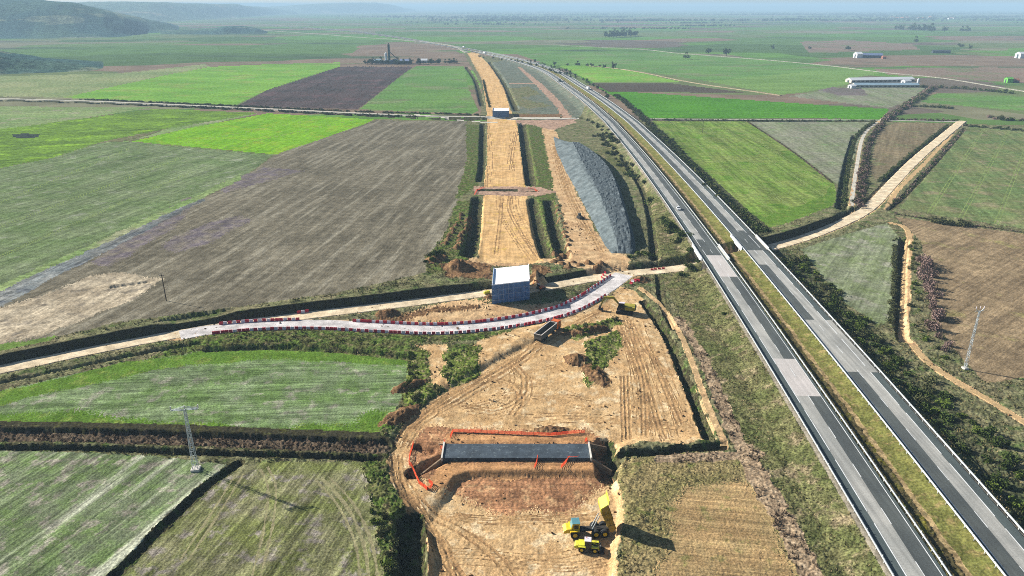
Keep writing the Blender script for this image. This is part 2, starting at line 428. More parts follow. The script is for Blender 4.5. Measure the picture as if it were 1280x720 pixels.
def hfun(X, Y):
    """ground level"""
    X = np.asarray(X, float).ravel(); Y = np.asarray(Y, float).ravel()
    near = np.clip((900 - Y) / 300, 0, 1)
    h = 0.35 * fbm(X / 55, Y / 55, 3, 3) * near + 0.9 * fbm(X / 260, Y / 260, 8, 2) * np.clip((Y - 450) / 300, 0, 1)
    # higher ground on the far side of the old road: a bank that faces the camera
    D, Z, SG = dist_line(X, Y, OLD, 170)
    px_ = CX + F * X / (Y * CT + CH * ST)
    A_ = 2.1 * np.clip((880 - px_) / 40, 0, 1) + 2.2 * np.clip((px_ - 925) / 20, 0, 1) * np.clip((1075 - px_) / 60, 0, 1)
    A_ = A_ * (1 - .55 * np.clip((px_ - 560) / 60, 0, 1) * np.clip((860 - px_) / 40, 0, 1))
    h = h + np.where(np.isfinite(D) & (SG < 0), A_ * np.exp(-np.maximum(0, D - 8) / np.where(px_ > 900, 22, 45)), 0)
    # motorway embankment with a slight median swale
    D, Z, SG = dist_line(X, Y, HW, 60)
    ok = np.isfinite(D)
    top = Z - 0.22 - np.where(D < 5.6, 0.5 * np.clip((5.6 - D) / 3, 0, 1), 0)
    sl_ = np.where(SG > 0, 1.7, 2.4)
    emb = top - np.maximum(0, D - 16.9) / sl_
    h = np.where(ok & (emb > h), emb, h)
    # shallow side of the verge that rises towards the motorway
    ver = np.where(ok & (SG < 0), Z - 3.2 - np.maximum(0, D - 22) * 0.06, -9)
    h = np.maximum(h, np.where(Y < 420, ver, -9))
    # construction ground
    d = sdist_poly(X, Y, CZw, 14)
    und = 0.25 * fbm(X / 7, Y / 7, 21, 3)
    k = np.clip((-d + 0.6) / 2.6, 0, 1); k = k * k * (3 - 2 * k)
    # spoil lip at the edge
    h = h + np.where((d > 0) & (d < 6), 0.35 * np.sin(np.clip(d / 6, 0, 1) * math.pi) * (0.6 + fbm(X / 3, Y / 3, 5, 2)), 0)
    h = h * (1 - k) + (-.8 + und) * k
    d2 = sdist_poly(X, Y, SZw, 16)
    wd2 = 2.3 + 9 * np.clip((P(566, 602, -1).x - X) / 5, 0, 1)          # the haul track ramps down round the west end
    k2 = np.clip((-d2 + 0.2) / wd2, 0, 1); k2 = k2 * k2 * (3 - 2 * k2)
    k2 = k2 * k
    h = h * (1 - k2) + (-2.2 + und * 0.6) * k2
    # new road formation, slightly below the fields
    D, Z, SG = dist_line(X, Y, SUBC, 30)
    w_ = 14.5
    k = np.clip((w_ + 1.5 - D) / 3, 0, 1)
    h = h * (1 - k) + (-0.3 + 0.12 * fbm(X / 6, Y / 6, 2, 2)) * k
    for line, zb, hw_, sl_ in DIT:
        D, Z, SG = dist_line(X, Y, line, hw_ + 7)
        m = D < hw_ + 6.5
        if not m.any(): continue
        e = 0.5 * vnoise(X[m] / 2.3, Y[m] / 2.3, 31) + 0.35 * vnoise(X[m] / .9, Y[m] / .9, 32)
        h[m] = np.minimum(h[m], np.maximum(zb + np.maximum(0, D[m] + e * 0.5 - hw_) / sl_, zb))
    # roads in cutting
    D, Z, SG = dist_line(X, Y, OLD, 16)
    e = 0.6 * vnoise(X / 3, Y / 3, 41)
    under = np.abs(X - XUP) < 24
    sl_ = np.where(under & (Y > YUP - 20) & (Y < YUP + 20), 0.35, 0.85)
    sl_ = np.where(sl_ > .5, np.where(SG < 0, .62, np.where(px_ > 1100, 1.2, 4.0)), sl_)
    lim = Z + np.maximum(0, D - OLD_W - np.where((SG < 0) & (A_ > .25), 2.4, 0.4)) / sl_
    h = np.where(D < 15, np.minimum(h, lim), h)
    h = np.where((D < OLD_W + .9) & ~under & (h < Z) & (h > Z - 3.5), Z, h)
    h = np.where((D < OLD_W + 1.3), h - .3, h)
    D, Z, SG = dist_line(X, Y, DIV, 14)
    lim = Z - .12 + np.maximum(0, D - OLD_W - 1.2) / 4
    h = np.where(D < 12, np.minimum(h, lim), h)
    fill = Z - .12 - np.maximum(0, D - OLD_W - 1.2) / 1.4
    h = np.where((D < 8) & (fill > h), fill, h)
    # pit round the box under construction
    for (bx, by, bz, rx, ry) in PITS:
        q = np.hypot((X - bx) / rx, (Y - by) / ry)
        lim = bz + np.maximum(0, q - 1) * 9
        h = np.where(q < 1.7, np.minimum(h, lim), h)
    # heaps of earth
    for (bx, by, r, hh, st, an) in HEAPS:
        ca, sa = math.cos(an), math.sin(an)
        qx = ((X - bx) * ca + (Y - by) * sa) / (r * st); qy = (-(X - bx) * sa + (Y - by) * ca) / r
        q = np.hypot(qx, qy)
        m = q < 1.2
        if m.any():
            h[m] += hh * np.clip(1 - q[m], 0, 1) ** 0.8 * (1 + 0.45 * vnoise(X[m] / 1.3, Y[m] / 1.3, 77))
    for line, hw_ in RUTW:
        D, Z, SG = dist_line(X, Y, line, 3, True)
        m = np.isfinite(D)
        r_ = np.abs(D - hw_)
        h = h + np.where(m, -0.09 * np.exp(-(r_ / .3) ** 2) + 0.05 * np.exp(-((r_ - .55) / .25) ** 2), 0)
    return h
UP = P(908, 320, 0); XUP, YUP = UP.x, UP.y
_b = P(640, 366, -3)
PITS = [(P(639, 366, -1).x, P(639, 366, -1).y, -1.1, 11, 9), (P(624, 150, -2).x, P(624, 150, -2).y, -2.4, 16, 13)]
_H = lambda px, py, r, hh, st=1.0, an=0.0: (P(px, py).x, P(px, py).y, r, hh, st, an)
HEAPS = [_H(573, 338, 6.5, 4.2), _H(546, 326, 4.5, 2.5, 1.6, 1.2), _H(672, 351, 4.5, 4.5), _H(610, 372, 2.0, 1.6), _H(484, 393, 3.6, 2.6, 1.4, .3), _H(702, 316, 3.5, 2.5, 1.4), _H(684, 320, 2.5, 1.4),
         _H(690, 535, 2.2, 1.2, 2.2), _H(720, 448, 4.5, 2.0, 1.0), _H(744, 465, 3.5, 1.4, 2.4, 1.9), _H(735, 412, 2.8, 2.0, 3.4, 0.35), _H(512, 483, 2.5, 1.6, 2.5, .6), _H(800, 350, 3, 1.5, 1.6), _H(500, 520, 3, 1.2, 2.5, .9)]
for i in range(9):
    HEAPS += [_H(557 + i * 2.6 + rng.normal(0, .7), 306 - i * 4.6, 1.9, 1.8), _H(571 + i * 2.1 + rng.normal(0, .7), 312 - i * 5.0, 1.9, 2.0)]
for i in range(10):
    HEAPS += [_H(697 + i * 1.6 + rng.normal(0, 1.5), 258 + i * 5.5, 1.8, 1.3)]
for i in range(14):
    HEAPS += [_H(690 + rng.uniform(0, 75), 326 + rng.uniform(0, 12), 2.0, 1.2)]

# terrain grid: finer near the camera, coarser towards the horizon
pxs = np.arange(-230, 1530, STEP)
pys = np.concatenate([np.array([11.6, 12, 12.6, 13.3]), np.arange(14, 880, STEP)])
GXP, GYP = np.meshgrid(pxs, pys)
u = (GXP - CX) / F; v = (GYP - CY) / F
tt = -CH / (-ST - v * CT)
WX = u * tt; WY = (CT - v * ST) * tt
fcx = 0.25 * (WX[:-1, :-1] + WX[1:, :-1] + WX[:-1, 1:] + WX[1:, 1:]).ravel()
fcy = 0.25 * (WY[:-1, :-1] + WY[1:, :-1] + WY[:-1, 1:] + WY[1:, 1:]).ravel()
def topix(X, Y):
    zc = Y * CT + CH * ST
    return CX + F * X / zc, CY - F * (Y * ST - CH * CT) / zc
_ra, _rb = rng.normal(0, 1, (2, len(fcx)))
def jit(wob):
    k = wob * .2
    return topix(fcx + wob * fbm(fcx / (wob * 3.5), fcy / (wob * 3.5), 51, 3) + k * _ra, fcy + wob * fbm(fcx / (wob * 3.5), fcy / (wob * 3.5), 57, 3) + k * _rb)
JIT = {0.5: jit(0.5), 1.6: jit(1.6), 4.0: jit(4.0)}
REG = np.zeros(len(fcx), np.int16)
RN = ['far_plain']
def rid(n):
    if n not in RN: RN.append(n)
    return RN.index(n)
def poly(name, pts, wob=0.5, only=None):
    x, y = JIT[wob]
    m = in_poly(x, y, np.array(pts, float))
    if only is not None: m &= np.isin(REG, [rid(o) for o in only])
    REG[m] = rid(name)
def strip(name, line, hw_, wob=0.25, t0=None, side=0, only=None):
    D, Z, SG = dist_line(fcx, fcy, line, hw_ + 4)
    e = wob * fbm(fcx / 2.5, fcy / 2.5, 61, 2)
    m = (D + e) < hw_
    if side: m &= SG * side > 0
    if only is not None: m &= np.isin(REG, [rid(o) for o in only])
    REG[m] = rid(name)
#@@REGIONS
poly('rough_grass', [(-300, 133), (600, 151), (720, 150), (812, 149), (1100, 151), (1205, 154), (1600, 166), (1600, 900), (-300, 900)], 1.6)
poly('rough_grass', [(579, 66), (660, 78), (712, 100), (745, 126), (775, 150), (600, 150), (603, 110)], 1.6)
# fields left
poly('bright_field', [(77, 122), (180, 100), (262, 83.5), (340, 80), (425, 78), (425, 83), (335, 112), (294, 131)])
poly('dull_field', [(-300, 100), (0, 96), (150, 92), (255, 80), (262, 83), (180, 100), (77, 122), (-300, 112)], 1.6)
poly('purple_ploughed_field', [(296, 132), (335, 112), (425, 83), (517, 83), (447, 136.5)])
poly('green_strip_field', [(448, 136.5), (519, 83), (580, 82), (586, 112), (598, 138), (590, 142)])
poly('pale_field', [(-300, 148), (-100, 134), (0, 133), (190, 134.5), (110, 147), (27, 158), (-120, 172), (-300, 190)], 1.6)
poly('olive_field', [(-300, 190), (-120, 172), (27, 158), (110, 147), (195, 136), (325, 141), (265, 151), (213, 160), (127, 177), (67, 197), (0, 210), (-300, 262)], 1.6)
poly('pale_field', [(325, 141), (265, 151), (213, 160), (165, 176), (127, 178), (67, 197), (100, 190)], 1.6)
poly('bright_crop_field', [(165, 176.5), (250, 157), (335, 141.5), (400, 145), (468, 149), (455, 155), (350, 192), (340, 193), (240, 184)])
poly('greygreen_field', [(-300, 262), (0, 210), (67, 197), (127, 178), (165, 177), (240, 185), (342, 193.5), (300, 224), (160, 290), (0, 364), (-300, 480)], 0.5)
poly('ploughed_field', [(344, 193.5), (455, 155.5), (470, 150), (584, 151), (583, 200), (572, 252), (557, 292), (535, 322), (532, 345), (420, 372), (300, 389), (144, 409), (0, 446), (-300, 500), (-300, 482), (0, 365), (160, 291), (301, 225)])
poly('purplish_soil', [(115, 330), (165, 285), (235, 246), (250, 250), (215, 285), (165, 318), (130, 335)], 4.0)
poly('purplish_soil', [(205, 305), (255, 280), (300, 268), (312, 276), (262, 305), (220, 318)], 4.0)
poly('purplish_soil', [(270, 232), (330, 208), (380, 214), (330, 228), (285, 240)], 4.0)
poly('stubble_edge', [(-300, 482), (0, 365), (160, 291), (250, 248), (258, 249), (180, 290), (60, 352), (0, 386), (-300, 500)], 1.6)
poly('sandy_soil', [(-300, 470), (0, 388), (60, 368), (110, 345), (150, 340), (205, 348), (170, 374), (120, 398), (60, 422), (0, 438), (-200, 480)], 4.0)
poly('green_bank', [(-300, 480), (0, 436), (72, 426), (60, 433), (0, 446), (-300, 500)], 1.6)
poly('meadow_field', [(-300, 560), (0, 488), (150, 455), (262, 438), (330, 437), (420, 440), (507, 447), (512, 470), (498, 506), (470, 548), (300, 545), (0, 531), (-300, 528)])
poly('green_margin', [(-300, 560), (0, 488), (150, 455), (262, 438), (330, 437), (420, 440), (507, 447), (508, 455), (330, 449), (200, 462), (60, 492), (-20, 512), (-300, 556)], 1.6)
poly('green_margin', [(-300, 528), (0, 531), (300, 545), (470, 548), (488, 520), (470, 515), (440, 532), (300, 534), (100, 518), (-300, 512)], 4.0)
poly('striped_field', [(-300, 574), (0, 563), (180, 570), (245, 576), (296, 582), (206, 657), (150, 712), (20, 850), (-300, 900)])
poly('curved_track_field', [(298, 582), (330, 577), (455, 578), (470, 610), (478, 660), (475, 720), (470, 860), (20, 860), (150, 716), (210, 657)])
poly('pale_field', [(-40, 376), (0, 358), (160, 284), (300, 218), (302, 224), (160, 291), (0, 365), (-40, 384)], 1.6)
# fields right
poly('green_field', [(813, 149.5), (932, 150), (987, 186), (1043, 231), (1045, 250), (1040, 259), (1000, 276), (962, 287.5), (925, 262), (882, 217)])
poly('green_margin', [(940, 272), (990, 262), (1030, 246), (1038, 234), (1045, 240), (1042, 258), (1000, 276), (962, 288)], 1.6)
poly('grey_field', [(935, 150), (1096, 151), (1076, 171), (1058, 220), (1046, 231), (990, 187)])
poly('brown_field', [(1100, 160), (1119, 153), (1183, 153.5), (1152, 186), (1122, 210), (1095, 226), (1088, 215), (1090, 195)])
poly('pasture_field', [(1212, 158), (1600, 178), (1600, 330), (1280, 286), (1175, 270), (1124, 260)])
poly('wide_brown_field', [(1118, 271), (1180, 280), (1280, 292), (1600, 336), (1600, 540), (1280, 472), (1232, 480), (1195, 440), (1168, 400), (1160, 340), (1150, 300)])
poly('corner_field', [(1000, 311), (1060, 292), (1108, 279), (1124, 296), (1121, 400), (1098, 406), (1055, 378)])
poly('green_crop_field', [(700, 82), (760, 113), (1112, 136), (1103, 148), (812, 147), (780, 128), (752, 112)])
poly('dark_soil_field', [(738, 104), (841, 104.5), (934, 116), (761, 114.5)])
poly('bright_field', [(700, 83), (742, 82.5), (785, 88), (850, 102.5), (742, 103)])
poly('green_strip_field', [(640, 66), (740, 65), (841, 66), (1000, 79), (1060, 84), (885, 102), (785, 87), (740, 82.5), (690, 82)])
poly('pale_green_field', [(885, 102), (1060, 84), (1100, 91), (1064, 98), (1060, 106), (1000, 116), (975, 118.5)])
poly('grey_field', [(985, 120), (1060, 109), (1160, 110), (1145, 122), (1112, 135)], 1.6)
poly('purple_soil', [(1024, 113), (1040, 109), (1080, 112), (1084, 120), (1050, 120)], 1.6)
poly('green_strip_field', [(1172, 117), (1500, 128), (1500, 148), (1280, 138), (1150, 128)], 1.6)
poly('brown_plain', [(1090, 86), (1240, 84), (1500, 92), (1500, 112), (1280, 104), (1110, 93)], 4.0)
poly('brown_plain', [(1000, 52), (1060, 50), (1140, 55), (1150, 62), (1010, 66)], 4.0)
# roadworks
poly('weedy_strip', [(582, 156), (603, 155), (602, 199), (598, 232), (590, 236), (568, 250), (584, 200)], 1.6)
poly('weedy_strip', [(600, 250), (594, 320), (560, 345), (535, 348), (532, 326), (556, 296), (570, 252)], 1.6)
poly('weedy_strip', [(648, 154), (678, 158), (694, 236), (700, 320), (684, 325), (664, 240)], 1.6)
poly('sandy_ground', [(676, 160), (690, 156), (698, 170), (716, 230), (745, 290), (787, 325), (782, 345), (740, 337), (700, 330), (708, 296), (700, 252), (692, 236), (686, 200)], 1.6)
poly('sandy_ground', [(588, 325), (700, 324), (760, 330), (766, 342), (735, 340), (690, 330), (610, 333), (560, 340)], 1.6)
poly('grey_rough', [(606, 80), (640, 74), (668, 84), (706, 104), (736, 128), (724, 147), (640, 140), (630, 110)], 1.6)
poly('rough_grass', [(626, 112), (660, 108), (676, 118), (650, 122), (690, 132), (660, 136), (636, 128)], 4.0)
poly('pink_soil', [(646, 83), (651, 84), (676, 104), (696, 122), (710, 140), (716, 148), (704, 150), (696, 134), (672, 109)], 1.6)
poly('pink_soil', [(636, 103.5), (668, 103.5), (670, 105.5), (636, 105)], 1.6)
poly('pink_soil', [(640, 150), (720, 148), (720, 153), (690, 162), (662, 155), (640, 153)], 4.0)
poly('spoil_earth', [(640, 143), (700, 142), (706, 146), (650, 147)], 4.0)
poly('formation_sand', SUBL2 + SUBR2[:])
poly('formation_sand', SUBL + SUBR, 0.5)
poly('pink_soil', [(592, 233), (672, 233), (698, 240), (672, 245), (592, 243)], 1.6)
poly('scrub', [(826, 344), (905, 332), (960, 372), (1160, 720), (1190, 850), (1100, 850), (1010, 720), (985, 660), (945, 575), (905, 510), (875, 440), (845, 385)], 1.6)
poly('scrub', [(745, 190), (765, 178), (800, 226), (850, 290), (880, 328), (826, 336), (818, 310), (800, 232)], 1.6)
poly('dry_brush', [(775, 575), (850, 562), (935, 572), (985, 660), (1015, 725), (1080, 850), (772, 850), (772, 690), (782, 640), (772, 600)], 1.6)
poly('ploughed_brush', [(858, 606), (920, 596), (962, 645), (998, 725), (1040, 850), (800, 850), (812, 735), (832, 690), (846, 640)], 4.0)
poly('weedy_strip', [(450, 575), (484, 565), (500, 620), (512, 650), (500, 720), (500, 850), (470, 850), (478, 720), (472, 640)], 1.6)
poly('weedy_strip', [(262, 414), (330, 410), (520, 416), (640, 413), (600, 425), (520, 430), (506, 446), (420, 440), (330, 437), (262, 437), (180, 450)], 1.6)
poly('weedy_strip', [(505, 446), (520, 432), (600, 430), (625, 442), (560, 484), (505, 520), (480, 545), (472, 548), (500, 505), (512, 470)], 1.6)
poly('construction_dirt', CZ, 0.5)
poly('construction_dirt', [(600, 425), (690, 398), (740, 380), (752, 376), (760, 385), (690, 420), (640, 443), (560, 486), (540, 480)], 1.6)
poly('construction_dirt', [(520, 432), (560, 430), (552, 480), (540, 480), (538, 440)], 1.6)
poly('red_earth', [(536, 532), (740, 530), (762, 545), (760, 600), (740, 612), (710, 628), (600, 626), (545, 612), (518, 590), (520, 560)], 4.0)
poly('bench_soil', [(556, 539), (740, 540), (742, 552), (556, 552)], 1.6)
poly('bench_soil', [(526, 604), (556, 575), (740, 575), (742, 588), (580, 590), (545, 614)], 1.6)
poly('sandy_ground', [(588, 372), (620, 379), (700, 376), (690, 384), (640, 398), (560, 404), (470, 402), (500, 392)], 4.0)
poly('green_clump', [(730, 425), (775, 410), (778, 430), (745, 470), (735, 485), (728, 470)], 1.6)
poly('green_clump', [(700, 408), (770, 395), (778, 403), (720, 424)], 1.6)
poly('green_clump', [(555, 440), (600, 432), (598, 470), (565, 482), (552, 470)], 1.6)
poly('green_clump', [(512, 440), (535, 438), (536, 500), (500, 520), (505, 480)], 1.6)
poly('spoil_earth', [(552, 334), (580, 328), (612, 331), (614, 352), (590, 351), (560, 352)], 1.6)
poly('spoil_earth', [(664, 333), (684, 334), (690, 346), (668, 350)], 1.6)
poly('spoil_earth', [(460, 402), (520, 388), (600, 380), (612, 384), (540, 394), (480, 404)], 4.0)
# streaks and strips
D_, Z_, S_ = dist_line(fcx, fcy, HW, 40)
tS = D_ * S_
fin = np.isfinite(D_)
e_ = 0.5 * fbm(fcx / 3, fcy / 3, 71, 2)
REG[fin & (np.abs(tS) < 17.6)] = rid('verge_gravel')
REG[fin & (tS > -6) & (tS < 6)] = rid('median_grass')
REG[fin & (tS > -5.6) & (tS + e_ < -1.4)] = rid('median_weeds')
REG[fin & (tS + e_ > -1.4) & (tS + e_ < 0.0)] = rid('median_sand')
mm = fin & (tS > 17.6) & (tS + e_ * 2 < 31) & (fcy < 700)
REG[mm] = rid('embankment_scrub')
for line, zb, hw_, sl_ in DIT[:29]:
    strip('ditch_bank', line, hw_ + 1.2, 0.6, only=[r for r in RN if r not in ('median_grass', 'formation_sand', 'bench_soil', 'red_earth')])
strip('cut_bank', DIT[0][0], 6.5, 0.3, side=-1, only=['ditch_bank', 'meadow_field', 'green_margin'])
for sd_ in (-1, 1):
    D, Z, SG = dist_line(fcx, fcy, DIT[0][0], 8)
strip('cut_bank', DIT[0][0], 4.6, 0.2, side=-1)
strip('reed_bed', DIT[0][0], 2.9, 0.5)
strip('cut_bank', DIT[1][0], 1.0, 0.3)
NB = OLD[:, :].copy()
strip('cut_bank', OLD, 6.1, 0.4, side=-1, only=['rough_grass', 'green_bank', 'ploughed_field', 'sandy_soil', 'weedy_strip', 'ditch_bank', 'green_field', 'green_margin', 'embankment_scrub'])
BR = WL([(848, 398), (874, 440), (900, 500), (927, 560)]); BR2 = WL([(930, 560), (955, 610), (985, 660), (1012, 720), (1050, 790)])
strip('dry_reeds', BR, 2.0, 1.0); strip('dry_reeds', BR2, 2.6, 1.2); strip('dry_reeds', WL([(825, 573), (880, 571), (945, 568)]), 1.9, .8)
for line, hw_ in RUTW:
    D, Z, SG = dist_line(fcx, fcy, line, 3, True)
    m = (np.abs(D - hw_) < .38 + .15 * fbm(fcx, fcy, 5, 1)) & np.isin(REG, [rid('construction_dirt'), rid('sandy_ground'), rid('formation_sand')])
    REG[m] = rid('wheel_ruts')
for line, hw_ in FAINT:
    D, Z, SG = dist_line(fcx, fcy, line, 3, True)
    m = (np.abs(D - hw_) < .16 + .14 * fbm(fcx / 2, fcy / 2, 6, 2)) & np.isin(REG, [rid('construction_dirt'), rid('sandy_ground'), rid('formation_sand'), rid('red_earth')])
    REG[m] = rid('wheel_ruts')
for (bx, by, r_, hh, st, an) in HEAPS:
    ca, sa = math.cos(an), math.sin(an)
    q = np.hypot(((fcx - bx) * ca + (fcy - by) * sa) / (r_ * st), (-(fcx - bx) * sa + (fcy - by) * ca) / r_) + .25 * fbm(fcx / 1.5, fcy / 1.5, 8, 2)
    REG[q < 1.0] = rid('spoil_earth')
for ln in ([(405, 596), (430, 622), (448, 650), (462, 690), (468, 740)], [(398, 598), (424, 626), (440, 655), (452, 690), (456, 740)], [(330, 585), (340, 610), (335, 660), (320, 720)], [(300, 592), (270, 640), (230, 700)]):
    D, Z, SG = dist_line(fcx, fcy, WL(ln), 3, True)
    m = (np.abs(D - .9) < .3 + .25 * fbm(fcx / 2, fcy / 2, 6, 2)) & np.isin(REG, [rid('curved_track_field')])
    REG[m] = rid('field_track')
for reg_, lns in (('green_field', [[(838, 150), (985, 282)], [(856, 150), (1005, 275)], [(874, 150), (1022, 266)], [(892, 150), (1038, 252)], [(910, 150), (1042, 240)]]),
                  ('pasture_field', [[(1230, 160), (1160, 268)], [(1262, 162), (1200, 274)], [(1290, 165), (1245, 280)]]),
                  ('greygreen_field', [[(-20, 330), (240, 214)], [(-20, 290), (230, 196)], [(-20, 262), (160, 186)]]),
                  ('bright_crop_field', [[(215, 182), (410, 146)], [(270, 187), (440, 150)]])):
    for ln in lns:
        D, Z, SG = dist_line(fcx, fcy, WL(ln), 3, True)
        REG[(np.abs(D - .9) < .24 + .1 * fbm(fcx / 2, fcy / 2, 6, 2)) & (REG == rid(reg_))] = rid('tramline')
poly('grey_pond', [(15, 168), (30, 166.5), (50, 168), (48, 171.5), (25, 173), (16, 171)])
PATHS = dict(foot=WL([(800, 360), (815, 372), (832, 388), (850, 418), (866, 455), (884, 505), (906, 555)]),
             track=WL([(1113, 279), (1130, 284), (1137, 297), (1134, 330), (1133, 370), (1130, 413), (1139, 429), (1161, 454), (1197, 479), (1233, 499), (1280, 528), (1400, 598)]),
             canal=WL([(1064, 258), (1070, 215), (1079, 171), (1096, 153), (1130, 132), (1150, 121), (1160, 112)]))
#strip('pale_track', WL([(812, 148), (935, 149), (1100, 150), (1205, 152)]), 2.2, 0.4)
strip('sandy_path', WL([(1190, 168), (1150, 210), (1120, 240), (1108, 262)]), 1.5, 0.4)
#strip('sandy_path', WL([(735, 82.5), (782, 87.5), (866, 103.5), (976, 119.5)]), 2.6, 0.6)
#strip('pale_track', WL([(841, 66), (1000, 79), (1099, 90), (1180, 98), (1280, 114.5), (1420, 135)]), 4.0, 1.2)
R1 = WL([(-130, 119), (0, 123.5), (130, 127.5), (300, 134.5), (450, 141.5), (540, 145), (600, 145.5), (720, 147.5)])
strip('ditch_bank', R1, 8, 1.6, only=['rough_grass', 'pale_field', 'green_strip_field', 'purple_ploughed_field', 'bright_field', 'far_plain', 'dull_field', 'olive_field'])
strip('pale_track', R1, 3.4, 0.6)
strip('pale_track', WL([(520, 143), (560, 147), (600, 152), (620, 153)]), 2.4, 0.6)
strip('sandy_ground', PATHS['foot'], 1.0, .2); strip('sandy_ground', PATHS['track'], 1.6, .4); strip('sandy_ground', PATHS['canal'], 1.6, .3)
strip('sandy_ground', OLD, OLD_W + 1.0, 0.5)
strip('sandy_ground', DIV, OLD_W + 1.2, 0.3)
# terrain mesh, cut into the pieces of the plan
VX, VY = WX.ravel(), WY.ravel()
VZ = hfun(VX, VY)
nr, nc = WX.shape
ROUGH = dict(scrub=(.24, .9), dry_brush=(.2, .8), ploughed_brush=(.1, .8), rough_grass=(.28, 1.4), weedy_strip=(.35, .9), embankment_scrub=(.45, 1.2), ditch_bank=(.28, .9), cut_bank=(.12, .9), spoil_earth=(.4, 1.1), dry_reeds=(.22, .8), green_clump=(.4, .9), reed_bed=(.5, 1.0),
             construction_dirt=(.10, .9), red_earth=(.16, 1.0), sandy_ground=(.14, 1.2), ploughed_field=(.06, .8), median_weeds=(.2, .9), median_grass=(.1, .8), striped_field=(.08, .8), curved_track_field=(.08, .8), bench_soil=(.06, 1), wheel_ruts=(.12, .7), meadow_field=(.07, .9), green_margin=(.12, .9), stubble_edge=(.08, .9), sandy_soil=(.12, 1.5), wide_brown_field=(.06, .9), corner_field=(.06, 1), pasture_field=(.06, 1))
RG = REG.reshape(nr - 1, nc - 1)
vr = np.zeros((nr, nc), np.int16); vr[:-1, :-1] = RG; vr[-1, :-1] = RG[-1]; vr[:-1, -1] = RG[:, -1]; vr = vr.ravel()
for nme, (amp, wl) in ROUGH.items():
    if nme not in RN: continue
    m = vr == rid(nme)
    if not m.any(): continue
    q = np.abs(vnoise(VX[m] / wl, VY[m] / wl, 91)) * 0.9 + 0.6 * vnoise(VX[m] / (wl * .45), VY[m] / (wl * .45), 92) + 0.5 * vnoise(VX[m] / (wl * 3), VY[m] / (wl * 3), 93)
    fade = np.clip((650 - VY[m]) / 300, 0.25, 1)
    VZ[m] += amp * q * fade
V3 = np.stack([VX, VY, VZ], 1)
ids = np.arange(nr * nc).reshape(nr, nc)
QUAD = np.stack([ids[1:, :-1], ids[1:, 1:], ids[:-1, 1:], ids[:-1, :-1]], -1).reshape(-1, 4)
#@@MATERIALS
rowA = ang_of((160, 291), (301, 225)); rowB = ang_of((60, 470), (330, 437)); rowC = ang_of((206, 657), (296, 582)); rowG = ang_of((882, 217), (813, 150))
gmat('far_plain', (108, 128, 84), (112, 132, 84))
gmat('rough_grass', (112, 114, 80), (128, 122, 92), (90, 106, 60), patch=10, fk=.6, mk=.38)
gmat('bright_field', (128, 172, 66), (112, 158, 62), (140, 160, 80), patch=80, rows=ang_of((77, 122), (294, 131)), rowp=9, rowk=.12, fine=3, fk=.2)
gmat('dull_field', (150, 156, 110), (126, 142, 92), patch=90, fine=4, fk=.2)
gmat('purple_ploughed_field', (92, 80, 78), (78, 72, 70), (104, 84, 84), patch=60, rows=ang_of((447, 136), (517, 83)), rowp=7, rowk=.15, fine=2, fk=.25)
gmat('green_strip_field', (110, 146, 74), (98, 134, 70), (120, 134, 90), patch=120, rows=.1, rowp=8, rowk=.14, fine=3, fk=.22)
gmat('pale_field', (136, 152, 100), (122, 146, 88), (150, 152, 118), patch=50, rows=.25, rowp=6, rowk=.14, fine=2, fk=.25)
gmat('olive_field', (116, 148, 56), (96, 122, 52), (130, 166, 52), patch=40, rows=.4, rowp=5, rowk=.18, fine=2, fk=.25)
gmat('bright_crop_field', (128, 176, 42), (112, 164, 38), (140, 168, 50), patch=30, rows=rowA, rowp=3, rowk=.12, fine=1.2, fk=.25)
gmat('greygreen_field', (122, 134, 98), (106, 124, 80), (142, 148, 124), patch=24, cover3=.6, rows=ang_of((0, 330), (240, 240)), rowp=2.2, rowk=.24, fine=.7, fk=.42)
gmat('ploughed_field', (128, 121, 103), (110, 104, 88), patch=40, rows=rowA, rowp=1.1, rowk=.2, rowcol=(136, 130, 113), fine=.55, fk=.42)
gmat('purplish_soil', (118, 109, 113), (124, 116, 104), patch=8, rows=rowA, rowp=1.1, rowk=.24, fine=.55, fk=.42)
gmat('stubble_edge', (112, 118, 118), (138, 138, 132), (96, 100, 104), patch=14, rows=ang_of((0, 365), (160, 291)), rowp=1.4, rowk=.4, fine=.8, fk=.35)
gmat('sandy_soil', (196, 182, 156), (168, 154, 130), (140, 130, 114), patch=14, rows=rowA, rowp=2, rowk=.2, fine=.8, fk=.35)
gmat('green_bank', (112, 142, 66), (100, 122, 62), patch=8, fk=.4)
gmat('meadow_field', (122, 138, 100), (106, 130, 76), (146, 146, 126), patch=11, cover3=.57, rows=ang_of((20, 500), (330, 452)) * .2, rowp=.9, rowk=.34, fine=.45, fk=.5)
gmat('green_margin', (102, 134, 52), (90, 120, 48), (120, 138, 66), patch=8, fine=.5, fk=.5)
gmat('striped_field', (128, 138, 106), (110, 130, 80), (156, 150, 134), patch=8, cover3=.55, rows=rowC, rowp=1.0, rowk=.42, rowcol=(164, 166, 144), fine=.45, fk=.45)
gmat('curved_track_field', (132, 130, 96), (116, 122, 72), (146, 138, 126), patch=9, cover3=.56, rows=rowC + .12, rowp=1.1, rowk=.45, fine=.45, fk=.5)
gmat('green_field', (112, 138, 60), (128, 142, 76), (96, 130, 48), patch=30, rows=rowG, rowp=3.0, rowk=.28, fine=1.1, fk=.36)
gmat('grey_field', (140, 140, 120), (128, 136, 104), (116, 142, 92), patch=36, cover3=.6, rows=ang_of((935, 150), (1046, 231)), rowp=4, rowk=.14, fine=1.6, fk=.28)
gmat('brown_field', (132, 118, 92), (120, 110, 86), (124, 128, 88), patch=40, cover3=.6, rows=ang_of((1100, 160), (1088, 215)), rowp=3, rowk=.2, fine=1.4, fk=.3)
